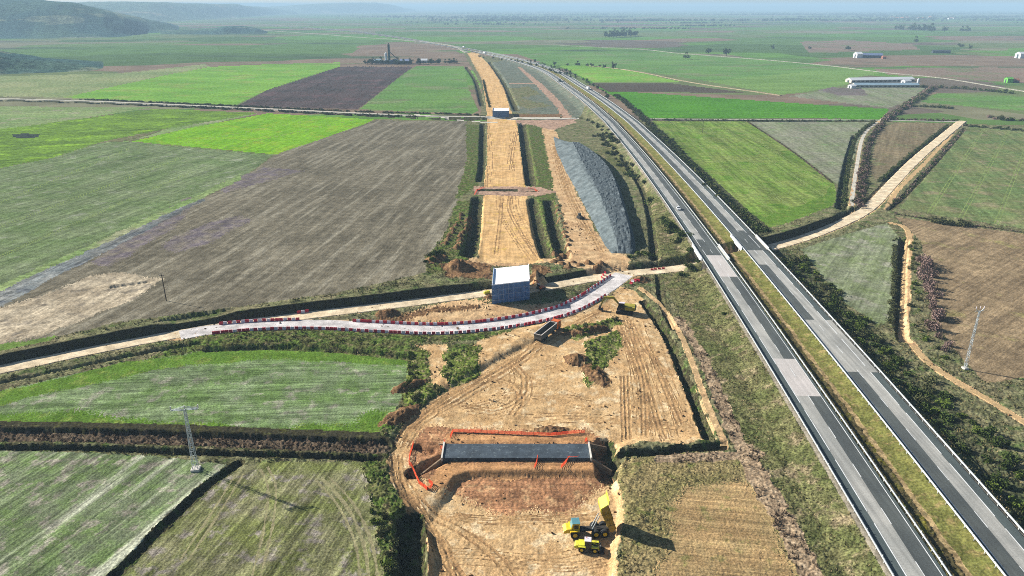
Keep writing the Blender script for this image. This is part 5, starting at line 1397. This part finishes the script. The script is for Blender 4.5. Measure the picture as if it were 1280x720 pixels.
def silo(px, py, r, h_, label, mat='cement_white'):
    b = G(px, py); t = empty('silo', tuple(b)); tag(t, label, 'silo', None)
    MB().cyl((0, 0, h_ * .25), (0, 0, h_ * .85), r, seg=16).build('drum', mat, t)
    MB().cyl((0, 0, h_ * .85), (0, 0, h_), r, r * .15, seg=16).build('cone_top', mat, t)
    MB().cyl((0, 0, h_ * .05), (0, 0, h_ * .25), r * .3, r, seg=16).build('hopper', mat, t)
    m = MB()
    for a in range(4): m.cyl((r * .8 * math.cos(a * 1.57 + .7), r * .8 * math.sin(a * 1.57 + .7), -.5), (r * .8 * math.cos(a * 1.57 + .7), r * .8 * math.sin(a * 1.57 + .7), h_ * .3), r * .1, seg=6)
    m.build('legs', 'dark_metal', t)
shed(1064, 103.6, 1143, 102.3, 16, 4.2, 3.0, 'wall_cream', 'roof_white', 'long white-roofed poultry shed, the rear one of the pair by the stream', wins=14)
shed(1069, 109.4, 1149, 109.2, 14, 3.6, 2.4, 'wall_cream', 'roof_slate', 'long pale blue-roofed poultry shed, the front one of the pair by the stream', wins=14)
shed(1131, 105.2, 1139, 105.0, 9, 4.5, 2, 'cement_white', 'roof_white', 'small white block joining the two long poultry sheds at their east end', cat='annex', name='annex')
shed(1064, 110.6, 1070, 110.4, 8, 3.8, 1.6, 'cement_white', 'roof_white', 'small white hut at the west end of the front poultry shed', name='hut', cat='hut')
silo(1147, 106.5, 1.8, 10, 'white feed silo at the east end of the poultry sheds')
shed(1071, 72.6, 1078, 72.6, 20, 9, 4, 'cement_white', 'roof_white', 'white gabled barn end with a pale front far beyond the poultry sheds', name='barn', cat='barn')
shed(1078.5, 72.2, 1103, 72.6, 18, 6, 4, 'wall_dark', 'roof_blue', 'long blue-roofed barn attached to the white gable in the distance', wins=6, name='barn', cat='barn')
shed(1103.5, 73.6, 1107.5, 73.6, 8, 5, 2, 'roof_red', 'roof_red', 'small reddish hut beside the blue-roofed barn', name='hut', cat='hut')
shed(1275, 73, 1290, 73, 18, 10, 4, 'cement_white', 'roof_white', 'white barn cut by the right edge of the picture', name='barn', cat='barn')
shed(1259, 103.6, 1266, 103.6, 9, 6, 2.2, 'shed_green', 'shed_green', 'bright green shed in the field at the right edge', name='hut', cat='hut')
shed(1267, 103.6, 1274, 103.6, 9, 4, 2.2, 'wall_dark', 'roof_red', 'brown-roofed shed next to the bright green one', name='hut', cat='hut')
shed(1166, 66.5, 1188, 66.8, 14, 5, 3, 'wall_dark', 'wall_dark', 'dark low shed among the fields beyond the blue-roofed barn', name='barn', cat='barn')
# works with tower beyond the purple field
b = G(487, 79.5); t = empty('batching_plant', tuple(b)); tag(t, 'batching plant with tall dark green tower beyond the purple ploughed field', 'batching plant')
Ht = zat(487, 55.5, b.y) - b.z
MB().box((0, 0, Ht / 2), (4.0, 4.0, Ht)).build('tower', 'plant_green', t)
MB().cyl((0, 0, Ht), (0, 0, Ht + 3), .8, seg=10).build('vent', 'plant_green', t)
MB().cyl((-7, 2, 0), (-7, 2, Ht * .52), 2.6, seg=16).cyl((-7, 2, Ht * .52), (-7, 2, Ht * .6), 2.6, .4, seg=16).build('silo', 'cement_white', t)
MB().prism([(-12, 0), (5, 0), (5, 6), (-3, 8), (-12, 6)], -8, 2).build('base_hall', 'roof_slate', t)
MB().bar((2, 0, Ht * .6), (26, -4, 1.5), 1.2).build('conveyor', 'dark_metal', t)
MB().prism([(4, 0), (18, 0), (18, 7), (11, 10), (4, 7)], -6, 6).build('mixer_house', 'roof_blue', t)
shed(467, 79.5, 476, 79.5, 16, 6, 3, 'cement_white', 'roof_slate', 'pale shed left of the batching plant tower', name='workshop', cat='workshop')
shed(499, 79.5, 511, 79.8, 16, 6, 3, 'wall_dark', 'roof_blue', 'dark blue-grey shed right of the batching plant tower', name='workshop', cat='workshop')
shed(526, 78.5, 534, 78.5, 14, 5, 3, 'cement_white', 'roof_white', 'small white hut among the bushes right of the batching plant', name='workshop', cat='hut')
# village on the horizon
vil = None
for i in range(22):
    px = 1110 + 85 * rng.random(); py = 22.2 + 2.2 * rng.random()
    b = P(px, py); s_ = rng.uniform(.8, 1.6)
    if vil is None:
        vil = empty('village_house', (b.x, b.y, 0), rng.uniform(0, 3))
        MB().prism([(-6, 0), (6, 0), (6, 6), (0, 8.9), (-6, 6)], -10, 10, 'X').build('walls', 'cement_white', vil)
        m = MB(); m.prism([(-6.8, 5.6), (0, 9), (0, 9.4), (-6.8, 6)], -10.6, 10.6, 'X'); m.prism([(0, 9), (6.8, 5.6), (6.8, 6), (0, 9.4)], -10.6, 10.6, 'X'); m.build('roof', 'roof_red', vil)
        o = vil
    else: o = copy_tree(vil)
    o.location = (b.x, b.y, 0); o.rotation_euler = (0, 0, rng.uniform(0, 3)); o.scale = (s_ * 1.2, s_ * 1.2, s_ * 1.2)
    tag(o, 'tiny pale house with reddish roof in the far village on the horizon', 'house', 'houses of the far village')

# ------------------------------------------------------------------ plants
def leafcloud(n, lumps, leaf, seed, flat=.8):
    r = np.random.default_rng(seed)
    cs = r.normal(0, .42, (lumps, 3)); cs[:, 2] = np.abs(cs[:, 2]) * flat + .25
    rr = r.uniform(.35, .6, lumps)
    k = r.integers(0, lumps, n)
    d = r.normal(0, 1, (n, 3)); d /= np.linalg.norm(d, axis=1)[:, None]
    c = cs[k] + d * (rr[k] * r.uniform(.45, 1.05, n) ** .5)[:, None]
    c[:, 2] = np.maximum(c[:, 2], .03)
    a = r.normal(0, 1, (n, 3)); a /= np.linalg.norm(a, axis=1)[:, None]
    b = np.cross(a, r.normal(0, 1, (n, 3))); b /= np.linalg.norm(b, axis=1)[:, None]
    s = leaf * r.uniform(.6, 1.4, n)[:, None]
    V = np.stack([c - a * s, c - b * s * .6, c + a * s, c + b * s * .6], 1).reshape(-1, 3)
    return V, np.arange(n * 4).reshape(-1, 4)
def cloudmesh(nm, n, lumps, leaf, seed, mat, flat=.8):
    V, Q = leafcloud(n, lumps, leaf, seed, flat); return mesh_np(nm, V, Q, MATS[mat])
SHM = {'dark': [cloudmesh('shrub', 520, 9, .15, i, 'leaf_dark') for i in range(4)],
       'green': [cloudmesh('shrub', 480, 8, .15, 10 + i, 'leaf_green') for i in range(3)],
       'olive': [cloudmesh('shrub', 480, 9, .14, 20 + i, 'leaf_olive') for i in range(3)],
       'brown': [cloudmesh('shrub', 520, 10, .11, 30 + i, 'leaf_brown') for i in range(3)]}
CNAME = {'dark': 'dark green', 'green': 'bright green', 'olive': 'olive', 'brown': 'bare brown'}
SHRUBS = []
def shrubs(pts, kind, size, where, group, tall=1.0, hj=.35):
    """pts: world xy; numbered along the row; built by plant_shrubs()"""
    pts = np.array(pts, float); zz = hfun(pts[:, 0], pts[:, 1])
    dm, _, _ = dist_line(pts[:, 0], pts[:, 1], HW, 30)
    for i, (p, z) in enumerate(zip(pts, zz)):
        if 6 < dm[i] < 18.6: continue
        kd = kind if isinstance(kind, str) else kind[int(rng.integers(0, len(kind)))]
        SHRUBS.append(dict(p=(p[0], p[1], z), kd=kd, s=size * rng.uniform(1 - hj, 1 + hj), tall=tall, lab='%s shrub, %s %s' % (CNAME[kd], ordn(i + 1), where), grp=group))
def plant_shrubs():
    SHRUBS.sort(key=lambda d: -d['s'] / math.hypot(d['p'][0], d['p'][1], 110))
    Vs, Qs, n0 = [], [], 0
    for i, d in enumerate(SHRUBS):
        ms = SHM[d['kd']]; me = ms[int(rng.integers(0, len(ms)))]; s_ = d['s']; rz = rng.uniform(0, 6.28)
        sc3 = (s_ * rng.uniform(.85, 1.25), s_ * rng.uniform(.85, 1.25), s_ * d['tall']); loc = (d['p'][0], d['p'][1], d['p'][2] - .1 * s_)
        px, py = topix_pt(*loc)
        if px < -8 or px > 1288 or py > 728: continue
        if i < 285:
            o = link(bpy.data.objects.new('shrub', me)); o.location = loc; o.rotation_euler = (0, 0, rz); o.scale = sc3
            tag(o, d['lab'], 'shrub', d['grp'])
        else:
            V = np.empty(len(me.vertices) * 3, np.float32); me.vertices.foreach_get('co', V); V = V.reshape(-1, 3) * np.array(sc3)
            V = np.stack([V[:, 0] * math.cos(rz) - V[:, 1] * math.sin(rz), V[:, 0] * math.sin(rz) + V[:, 1] * math.cos(rz), V[:, 2]], 1) + np.array(loc)
            Vs.append(V); Qs.append(np.arange(len(V)).reshape(-1, 4) + n0); n0 += len(V)
    if Vs:
        o = obj_np('small_shrubs', np.concatenate(Vs), np.concatenate(Qs), MATS['leaf_olive']); o['kind'] = 'stuff'; o['label'] = 'smaller shrubs scattered among the others'
def hedge(line, size, label, mats=('leaf_dark', 'leaf_olive'), width=1.0, z=0.0, gap=.12, step=.75):
    """one continuous leafy hedge with an uneven top and some gaps"""
    L_ = resample(WL(line, z), size * step); Vs, Qs, mi, n0 = [], [], [], 0
    k = len(L_); keep = vnoise(np.arange(k) / 5.0, np.zeros(k) + size, 12) > -1 + 2 * gap
    L_ = L_[keep]
    xy = np.stack([L_[:, 0] + rng.normal(0, size * .4 * width, len(L_)), L_[:, 1] + rng.normal(0, size * .4 * width, len(L_))], 1)
    zz = hfun(xy[:, 0], xy[:, 1])
    base = [leafcloud(110, 6, .2, 90 + i) for i in range(5)]
    for (x, y), z_ in zip(xy, zz):
        V, Q = base[int(rng.integers(0, 5))]; s_ = size * rng.uniform(.55, 1.3); a = rng.uniform(0, 6.28)
        V = V * np.array([s_, s_, s_ * rng.uniform(.7, 1.2)])
        V = np.stack([V[:, 0] * math.cos(a) - V[:, 1] * math.sin(a), V[:, 0] * math.sin(a) + V[:, 1] * math.cos(a), V[:, 2]], 1) + np.array([x, y, z_ - .15])
        Vs.append(V); Qs.append(Q + n0); n0 += len(V); mi += [int(rng.integers(0, len(mats)))] * len(Q)
    o = obj_np('hedge', np.concatenate(Vs), np.concatenate(Qs), [MATS[m_] for m_ in mats], mi=mi)
    tag(o, label, 'hedge'); return o
def along(line, n, jw, z=0.0):
    L_ = resample(WL(line, z), .5); t = np.linspace(0, len(L_) - 1, n).astype(int)
    return [(L_[i][0] + rng.normal(0, jw), L_[i][1] + rng.normal(0, jw)) for i in t]
shrubs(along([(828, 276), (836, 284), (846, 298), (856, 308), (866, 318)], 13, 1.0, 1), 'dark', 2.1, 'from the north in the clump left of the motorway bridge', 'dark shrubs left of the bridge')
shrubs([tuple(P(a, b, 1).xy) for a, b in [(786, 216), (790, 220), (806, 229), (813, 251), (760, 190), (776, 206), (1062 - 70, 640)][:6]], 'dark', 2.0, 'from the top beside the gravel stockpile', 'verge shrubs by the stockpile')
shrubs(along([(748, 168), (760, 182), (778, 204), (788, 216)], 26, 4.0, 1), ['dark', 'olive'], 1.9, 'from the north in the thicket between stockpile and motorway', 'thicket between stockpile and motorway')
shrubs(along([(742, 150), (752, 160), (760, 172), (770, 182)], 18, 3.0, 1), ['olive', 'dark'], 2.2, 'from the top on the slope above the stockpile head', 'thicket above the stockpile')
shrubs([tuple(P(a, b, 1).xy) for a, b in [(862, 335), (868, 337), (872, 333), (877, 337), (852, 343), (905, 397), (1088, 676), (1096, 688)]], 'dark', 1.5, 'from the north on the scrubby verge left of the motorway', 'scattered verge shrubs')
e = []
for k in range(95):
    s_ = 66 + k * 2.05; c_ = hw_at(np.array([s_]), rng.uniform(20.5, 34), 0)[0]; e.append((c_[0], c_[1]))
shrubs(e, ['dark', 'dark', 'olive', 'green'], 1.75, 'from the south on the dark bank right of the motorway', 'shrubs on the right-hand bank')
shrubs(along([(1156, 326), (1161, 345), (1164, 370), (1167, 395), (1174, 420), (1182, 438)], 22, 1.3), 'brown', 2.3, 'from the north in the thicket beside the sandy track', 'bare thicket by the sandy track', 1.3)
shrubs(along([(1143, 300), (1144, 340), (1146, 380), (1152, 420), (1172, 446)], 22, 1.5), ['green', 'olive'], 1.2, 'from the north on the weedy strip right of the sandy track', 'weedy strip bushes')
shrubs([tuple(P(a, b).xy) for a, b in [(1170, 279), (1177, 280), (1185, 281), (1193, 282), (1200, 282.5), (1207, 283)]], 'olive', 2.3, 'from the west in the low hump beside the wide brown field', 'hump of shrubs by the brown field')
shrubs(along([(1240, 146), (1262, 150), (1285, 150)], 14, 4), ['brown', 'dark', 'olive'], 2.8, 'from the west in the clump above the pasture hedge', 'clump above the pasture hedge')
shrubs(along([(538, 330), (546, 322), (552, 318)], 9, 1.5), ['dark', 'green'], 1.6, 'from the west on the earth heap by the ploughed field', 'bushes on the field corner heap')
shrubs(along([(512, 444), (514, 460), (516, 480), (514, 500)], 14, 1.2), ['green', 'olive'], 1.0, 'from the north in the green clump beside the meadow', 'green clump by the meadow')
shrubs(along([(562, 442), (560, 458), (562, 474)], 7, .8), ['olive', 'green'], .8, 'from the north in the clump on the construction ground edge', 'clump on the dirt edge')
shrubs(along([(725, 418), (745, 408), (772, 400)], 10, .8, -1), ['green', 'olive'], .9, 'from the west on the green bank below the excavator', 'bushes on the green bank')
shrubs(along([(738, 430), (740, 448), (744, 466)], 8, .9, -1), ['green', 'olive'], .7, 'from the north on the mound in the dirt', 'bushes on the dirt mound')
shrubs(along([(478, 640), (484, 660), (490, 690), (492, 716)], 14, 1.4), ['green', 'olive'], 1.0, 'from the north on the green bank left of the haul track', 'bushes left of the haul track')
shrubs(along([(785, 325), (795, 322), (806, 318), (812, 322)], 9, 1), ['green', 'dark'], 1.3, 'from the west on the bank at the foot of the stockpile', 'bushes at the stockpile foot')
shrubs([tuple(P(1159, 597.5, 4).xy)], 'dark', .9, 'and only one in the green median', 'median shrub')
hedge([(1054, 262), (1060, 215), (1070, 172), (1092, 152)], 1.6, 'dark hedge along the west side of the pale canal path')
hedge([(1074, 258), (1080, 215), (1088, 175), (1104, 154)], 1.7, 'grey brown hedge along the east side of the pale canal path', ('leaf_olive', 'leaf_brown'), 1.8, step=.5)
hedge([(1114, 256), (1138, 236), (1172, 198), (1204, 162)], 1.3, 'low hedge along the lower right side of the beige road', ('leaf_dark', 'leaf_olive', 'leaf_brown'), 1.4)
hedge([(1098, 227), (1140, 192), (1184, 156)], 1.2, 'low dark hedge along the upper left side of the beige road')
hedge([(1104, 152), (1130, 134), (1150, 122), (1166, 110)], 2.6, 'brown thicket along the stream towards the poultry sheds', ('leaf_brown', 'leaf_olive', 'leaf_dark'), 1.8, gap=.05, step=.4)
hedge([(1208, 155.5), (1250, 159.5), (1300, 165), (1400, 174)], 2.6, 'dark hedge along the top edge of the right-hand pasture', width=1.2)
hedge([(1112, 149.5), (1150, 150), (1195, 151)], 2.0, 'grey hedge along the track between stream and beige road', ('leaf_olive', 'leaf_brown'), 1.5)
hedge([(1135, 133), (1165, 134), (1190, 136)], 2.4, 'short dark hedge in the grass below the green field east of the stream', gap=.3)
hedge([(1152, 110), (1190, 111), (1230, 114), (1262, 117)], 3.2, 'dark hedge in front of the pale track east of the sheds', width=1.5)
hedge([(1118, 300), (1118, 340), (1116, 380), (1113, 405)], 1.1, 'grey green hedge along the ditch of the corner field', ('leaf_olive',))
hedge([(818, 160), (862, 205), (905, 250), (952, 292)], 2.0, 'dark hedge on the bank right of the motorway, below the green field', width=2.6, gap=.05, step=.28, z=1)
hedge([(770, 118), (790, 134), (818, 160)], 2.0, 'dark hedge on the bank right of the motorway, beside the bright crop', width=2.2, gap=.05, step=.35, z=1)
hedge([(0, 125.3), (130, 129.3), (300, 136.3), (450, 143.5), (520, 145.5)], 1.5, 'low dark hedge on the near side of the local road', width=.6, gap=.2)
hedge([(100, 124.5), (300, 132.8), (450, 139.5), (598, 143.5)], 1.6, 'low dark hedge on the far side of the local road', width=.6, gap=.2)
hedge([(815, 148.8), (935, 150), (1095, 151)], 1.1, 'low dark hedge under the bright crop field right of the motorway', width=.4, gap=.15)
hedge([(934, 151), (987, 187), (1040, 229)], .7, 'thin dry hedge between the green and the grey field', ('leaf_brown', 'leaf_olive'), .5)
hedge([(1120, 268), (1175, 277), (1280, 291)], .8, 'thin hedge between the pasture and the wide brown field', ('leaf_brown', 'leaf_olive'), .6)
hedge([(604, 100), (612, 134)], 1.2, 'dark hedge along the left ditch of the far sandy formation', width=.6, z=0)
plant_shrubs()
# line of trees by the works and scattered trees over the plain
CRM = [cloudmesh('crown', 220, 7, .2, 50 + i, 'leaf_dark', 1.1) for i in range(4)]
_tr = MB().cyl((0, 0, -.3), (0, 0, .9), .07, .04, seg=7).bar((0, 0, .6), (.3, .1, 1.1), .035).bar((0, 0, .6), (-.25, .15, 1.15), .035).build('trunk', 'bark'); TRK = _tr.data; bpy.data.objects.remove(_tr)
def trees(pts, size, where, group, kind='dark green tree'):
    pts = np.array(pts, float); zz = hfun(pts[:, 0], pts[:, 1])
    for i, (p, z) in enumerate(zip(pts, zz)):
        s_ = size * rng.uniform(.7, 1.3)
        t = empty('tree', (p[0], p[1], z), rng.uniform(0, 6)); t.scale = (s_, s_, s_ * rng.uniform(.85, 1.2))
        a = link(bpy.data.objects.new('trunk', TRK)); a.parent = t
        b = link(bpy.data.objects.new('crown', CRM[int(rng.integers(0, 4))])); b.parent = t; b.location = (0, 0, .45)
        tag(t, '%s, %s %s' % (kind, ordn(i + 1), where), 'tree', group)
trees(along([(456, 80.3), (480, 80.6), (510, 80.6), (540, 80), (572, 79.2)], 42, 3), 4.5, 'from the west in the row at the batching plant', 'tree row at the batching plant')
trees([tuple(P(a, b).xy) for a, b in [(857, 74), (908, 70), (885, 68), (1145, 54), (966, 62), (1012, 62), (1060, 63), (1200, 60), (1212, 62)]], 7, 'from the west among the distant right-hand fields', 'scattered far trees')
trees(along([(757, 47.5), (775, 46.5), (795, 45)], 16, 4), 10, 'from the west in the dark far row right of the motorway', 'dark far tree row')
trees(along([(1125, 37), (1150, 38), (1185, 40)], 22, 60), 12, 'from the west in the grove below the village', 'grove below the village')
trees(along([(600, 72), (640, 78), (680, 88), (712, 100)], 20, 4), 3.0, 'from the north along the far left side of the motorway', 'far roadside trees')
trees(along([(660, 78), (700, 88), (740, 108), (765, 124)], 24, 3), 2.6, 'from the north along the far right side of the motorway', 'far roadside trees, right side')
trees(along([(700, 82), (735, 83), (770, 86)], 10, 6), 4.0, 'from the west along the sandy farm track', 'farm track trees')
# far woods that read as one mass
def woods(n, ylo, yhi, xlo, xhi, name, sz, clump):
    cen = [(rng.uniform(xlo, xhi), ylo + (yhi - ylo) * rng.random() ** 1.3) for _ in range(n // clump)]
    Vs, Qs = [], []; b0 = 0; base = [leafcloud(26, 4, .42, 70 + i, .9) for i in range(4)]
    for cx0, cy0 in cen:
        c = P(cx0, cy0); L_ = c.y * rng.uniform(.012, .07)
        for k in range(clump):
            V, Q = base[int(rng.integers(0, 4))]
            s_ = sz * rng.uniform(.6, 1.4)
            ox, oy = rng.normal(0, L_), rng.normal(0, L_ * .08)
            Vs.append(V * s_ + np.array([c.x + ox, c.y + oy, 0])); Qs.append(Q + b0); b0 += len(V)
    o = obj_np(name, np.concatenate(Vs), np.concatenate(Qs), MATS['leaf_dark']); o['kind'] = 'stuff'; o['label'] = 'dark far-off trees scattered over the plain towards the horizon'
woods(4200, 12.6, 27, 480, 1420, 'far_woods', 11, 60)
woods(420, 24, 40, 640, 1400, 'far_woods', 6, 60)
woods(260, 15, 32, 340, 640, 'far_woods', 7, 50)

def rubble(name, regions, dens, smin, smax, mat, seed, label):
    r = np.random.default_rng(seed)
    ii = np.nonzero(np.isin(REG, [rid(x) for x in regions]) & (fcy < 420) & (fcy > 100))[0]
    a = V3[QUAD[ii]]; area = np.abs((a[:, 1, 0] - a[:, 0, 0]) * (a[:, 3, 1] - a[:, 0, 1]))
    cl_ = np.clip(fbm(fcx[ii] / 9, fcy[ii] / 9, seed, 3) * 3, 0, 1.5)
    n = r.poisson(area * dens * cl_); c = np.repeat(a.mean(1), n, 0); N = len(c)
    c[:, :2] += r.normal(0, .3, (N, 2))
    u8 = np.array([[-1, -1, -1], [1, -1, -1], [1, 1, -1], [-1, 1, -1], [-.7, -.7, 1], [.7, -.7, 1], [.7, .7, 1], [-.7, .7, 1]]) * .5
    f6 = np.array([[0, 1, 5, 4], [1, 2, 6, 5], [2, 3, 7, 6], [3, 0, 4, 7], [4, 5, 6, 7]])
    V = c[:, None] + (u8[None] + r.normal(0, .17, (N, 8, 3))) * (smin + (smax - smin) * r.random(N) ** 3)[:, None, None] * r.uniform(.6, 1.3, (N, 1, 3))
    o = obj_np(name, V.reshape(-1, 3), (f6[None] + np.arange(N)[:, None, None] * 8).reshape(-1, 4), MATS[mat]); o['kind'] = 'stuff'; o['label'] = label
rubble('clods', ['construction_dirt', 'red_earth', 'spoil_earth', 'sandy_ground', 'bench_soil'], .22, .12, .75, 'spoil_earth', 31, 'loose clods of earth on the construction ground')
rubble('stones', ['construction_dirt', 'spoil_earth', 'weedy_strip', 'pink_soil'], .05, .15, .7, 'dirty_concrete', 33, 'loose stones on the worked ground')
# ------------------------------------------------------------------ grass tufts, reeds
def tufts(name, regions, dens, hgt, blades, mat, seed, ymax=520, spread=.35, label=None):
    r = np.random.default_rng(seed)
    m = np.isin(REG, [rid(x) for x in regions]) & (fcy < ymax) & (fcy > 85)
    ii = np.nonzero(m)[0]
    q0 = QUAD[ii]; a = V3[q0]
    area = .5 * np.abs((a[:, 2, 0] - a[:, 0, 0]) * (a[:, 3, 1] - a[:, 1, 1]) - (a[:, 2, 1] - a[:, 0, 1]) * (a[:, 3, 0] - a[:, 1, 0]))
    cl_ = np.clip(.5 + fbm(fcx[ii] / 5, fcy[ii] / 5, seed, 3) * 1.6, .05, 1.4)
    n = r.poisson(area * dens * cl_)
    k = np.repeat(np.arange(len(ii)), n)
    uu, vv = r.random((2, len(k), 1))
    A = a[k]
    base = (A[:, 0] * (1 - uu) + A[:, 1] * uu) * (1 - vv) + (A[:, 3] * (1 - uu) + A[:, 2] * uu) * vv
    N = len(base); B = np.repeat(base, blades, 0); M_ = len(B)
    hh = hgt * np.repeat(r.uniform(.5, 1.4, N), blades) * r.uniform(.7, 1.2, M_)
    an = r.uniform(0, 6.283, M_); off = np.stack([np.cos(an), np.sin(an), np.zeros(M_)], 1)
    B = B + off * (spread * r.uniform(.1, 1, M_))[:, None]
    tip = B + off * (hh * r.uniform(.15, .7, M_))[:, None]; tip[:, 2] += hh
    sd = np.stack([-off[:, 1], off[:, 0], np.zeros(M_)], 1) * (.06 + .10 * hh)[:, None]
    B[:, 2] -= .08
    V = np.stack([B - sd, B + sd, tip], 1).reshape(-1, 3)
    o = obj_np(name, V, np.arange(M_ * 3).reshape(-1, 3), MATS[mat]); o['kind'] = 'stuff'
    if label: o['label'] = label
tufts('scrub_grass', ['scrub', 'embankment_scrub'], .7, .32, 6, 'tuft_green', 1, 420, .3, 'rough tussock grass on the motorway verges')
tufts('scrub_grass', ['scrub', 'embankment_scrub', 'dry_brush'], .5, .36, 6, 'tuft_dry', 2, 420, .4, 'dry tussock grass on the motorway verges')
tufts('weeds', ['weedy_strip', 'green_clump', 'rough_grass'], .55, .55, 6, 'tuft_green', 3, 380, .4, 'green weeds on banks and ditches')
tufts('dry_brush_tufts', ['dry_brush', 'rough_grass', 'ditch_bank'], .4, .4, 5, 'tuft_dry', 4, 330, .4, 'dry tufts on the rough ground')
tufts('reeds', ['dry_reeds', 'reed_bed'], 1.3, .6, 6, 'reed', 5, 400, .4, 'brown reeds along ditches')
#@@HAZE
# ------------------------------------------------------------------ haze
hz = MB().box((0, 24000, 88), (110000, 49800, 196)).build('haze', 'concrete')
hz['kind'] = 'stuff'
hm = bpy.data.materials.new('haze'); hm.use_nodes = True
t_ = hm.node_tree
for n_ in list(t_.nodes): t_.nodes.remove(n_)
on = t_.nodes.new('ShaderNodeOutputMaterial'); pv = t_.nodes.new('ShaderNodeVolumePrincipled')
pv.inputs['Color'].default_value = (.38, .56, .72, 1); pv.inputs['Density'].default_value = 1.25e-4
t_.links.new(pv.outputs[0], on.inputs['Volume'])
hz.data.materials.clear(); hz.data.materials.append(hm)
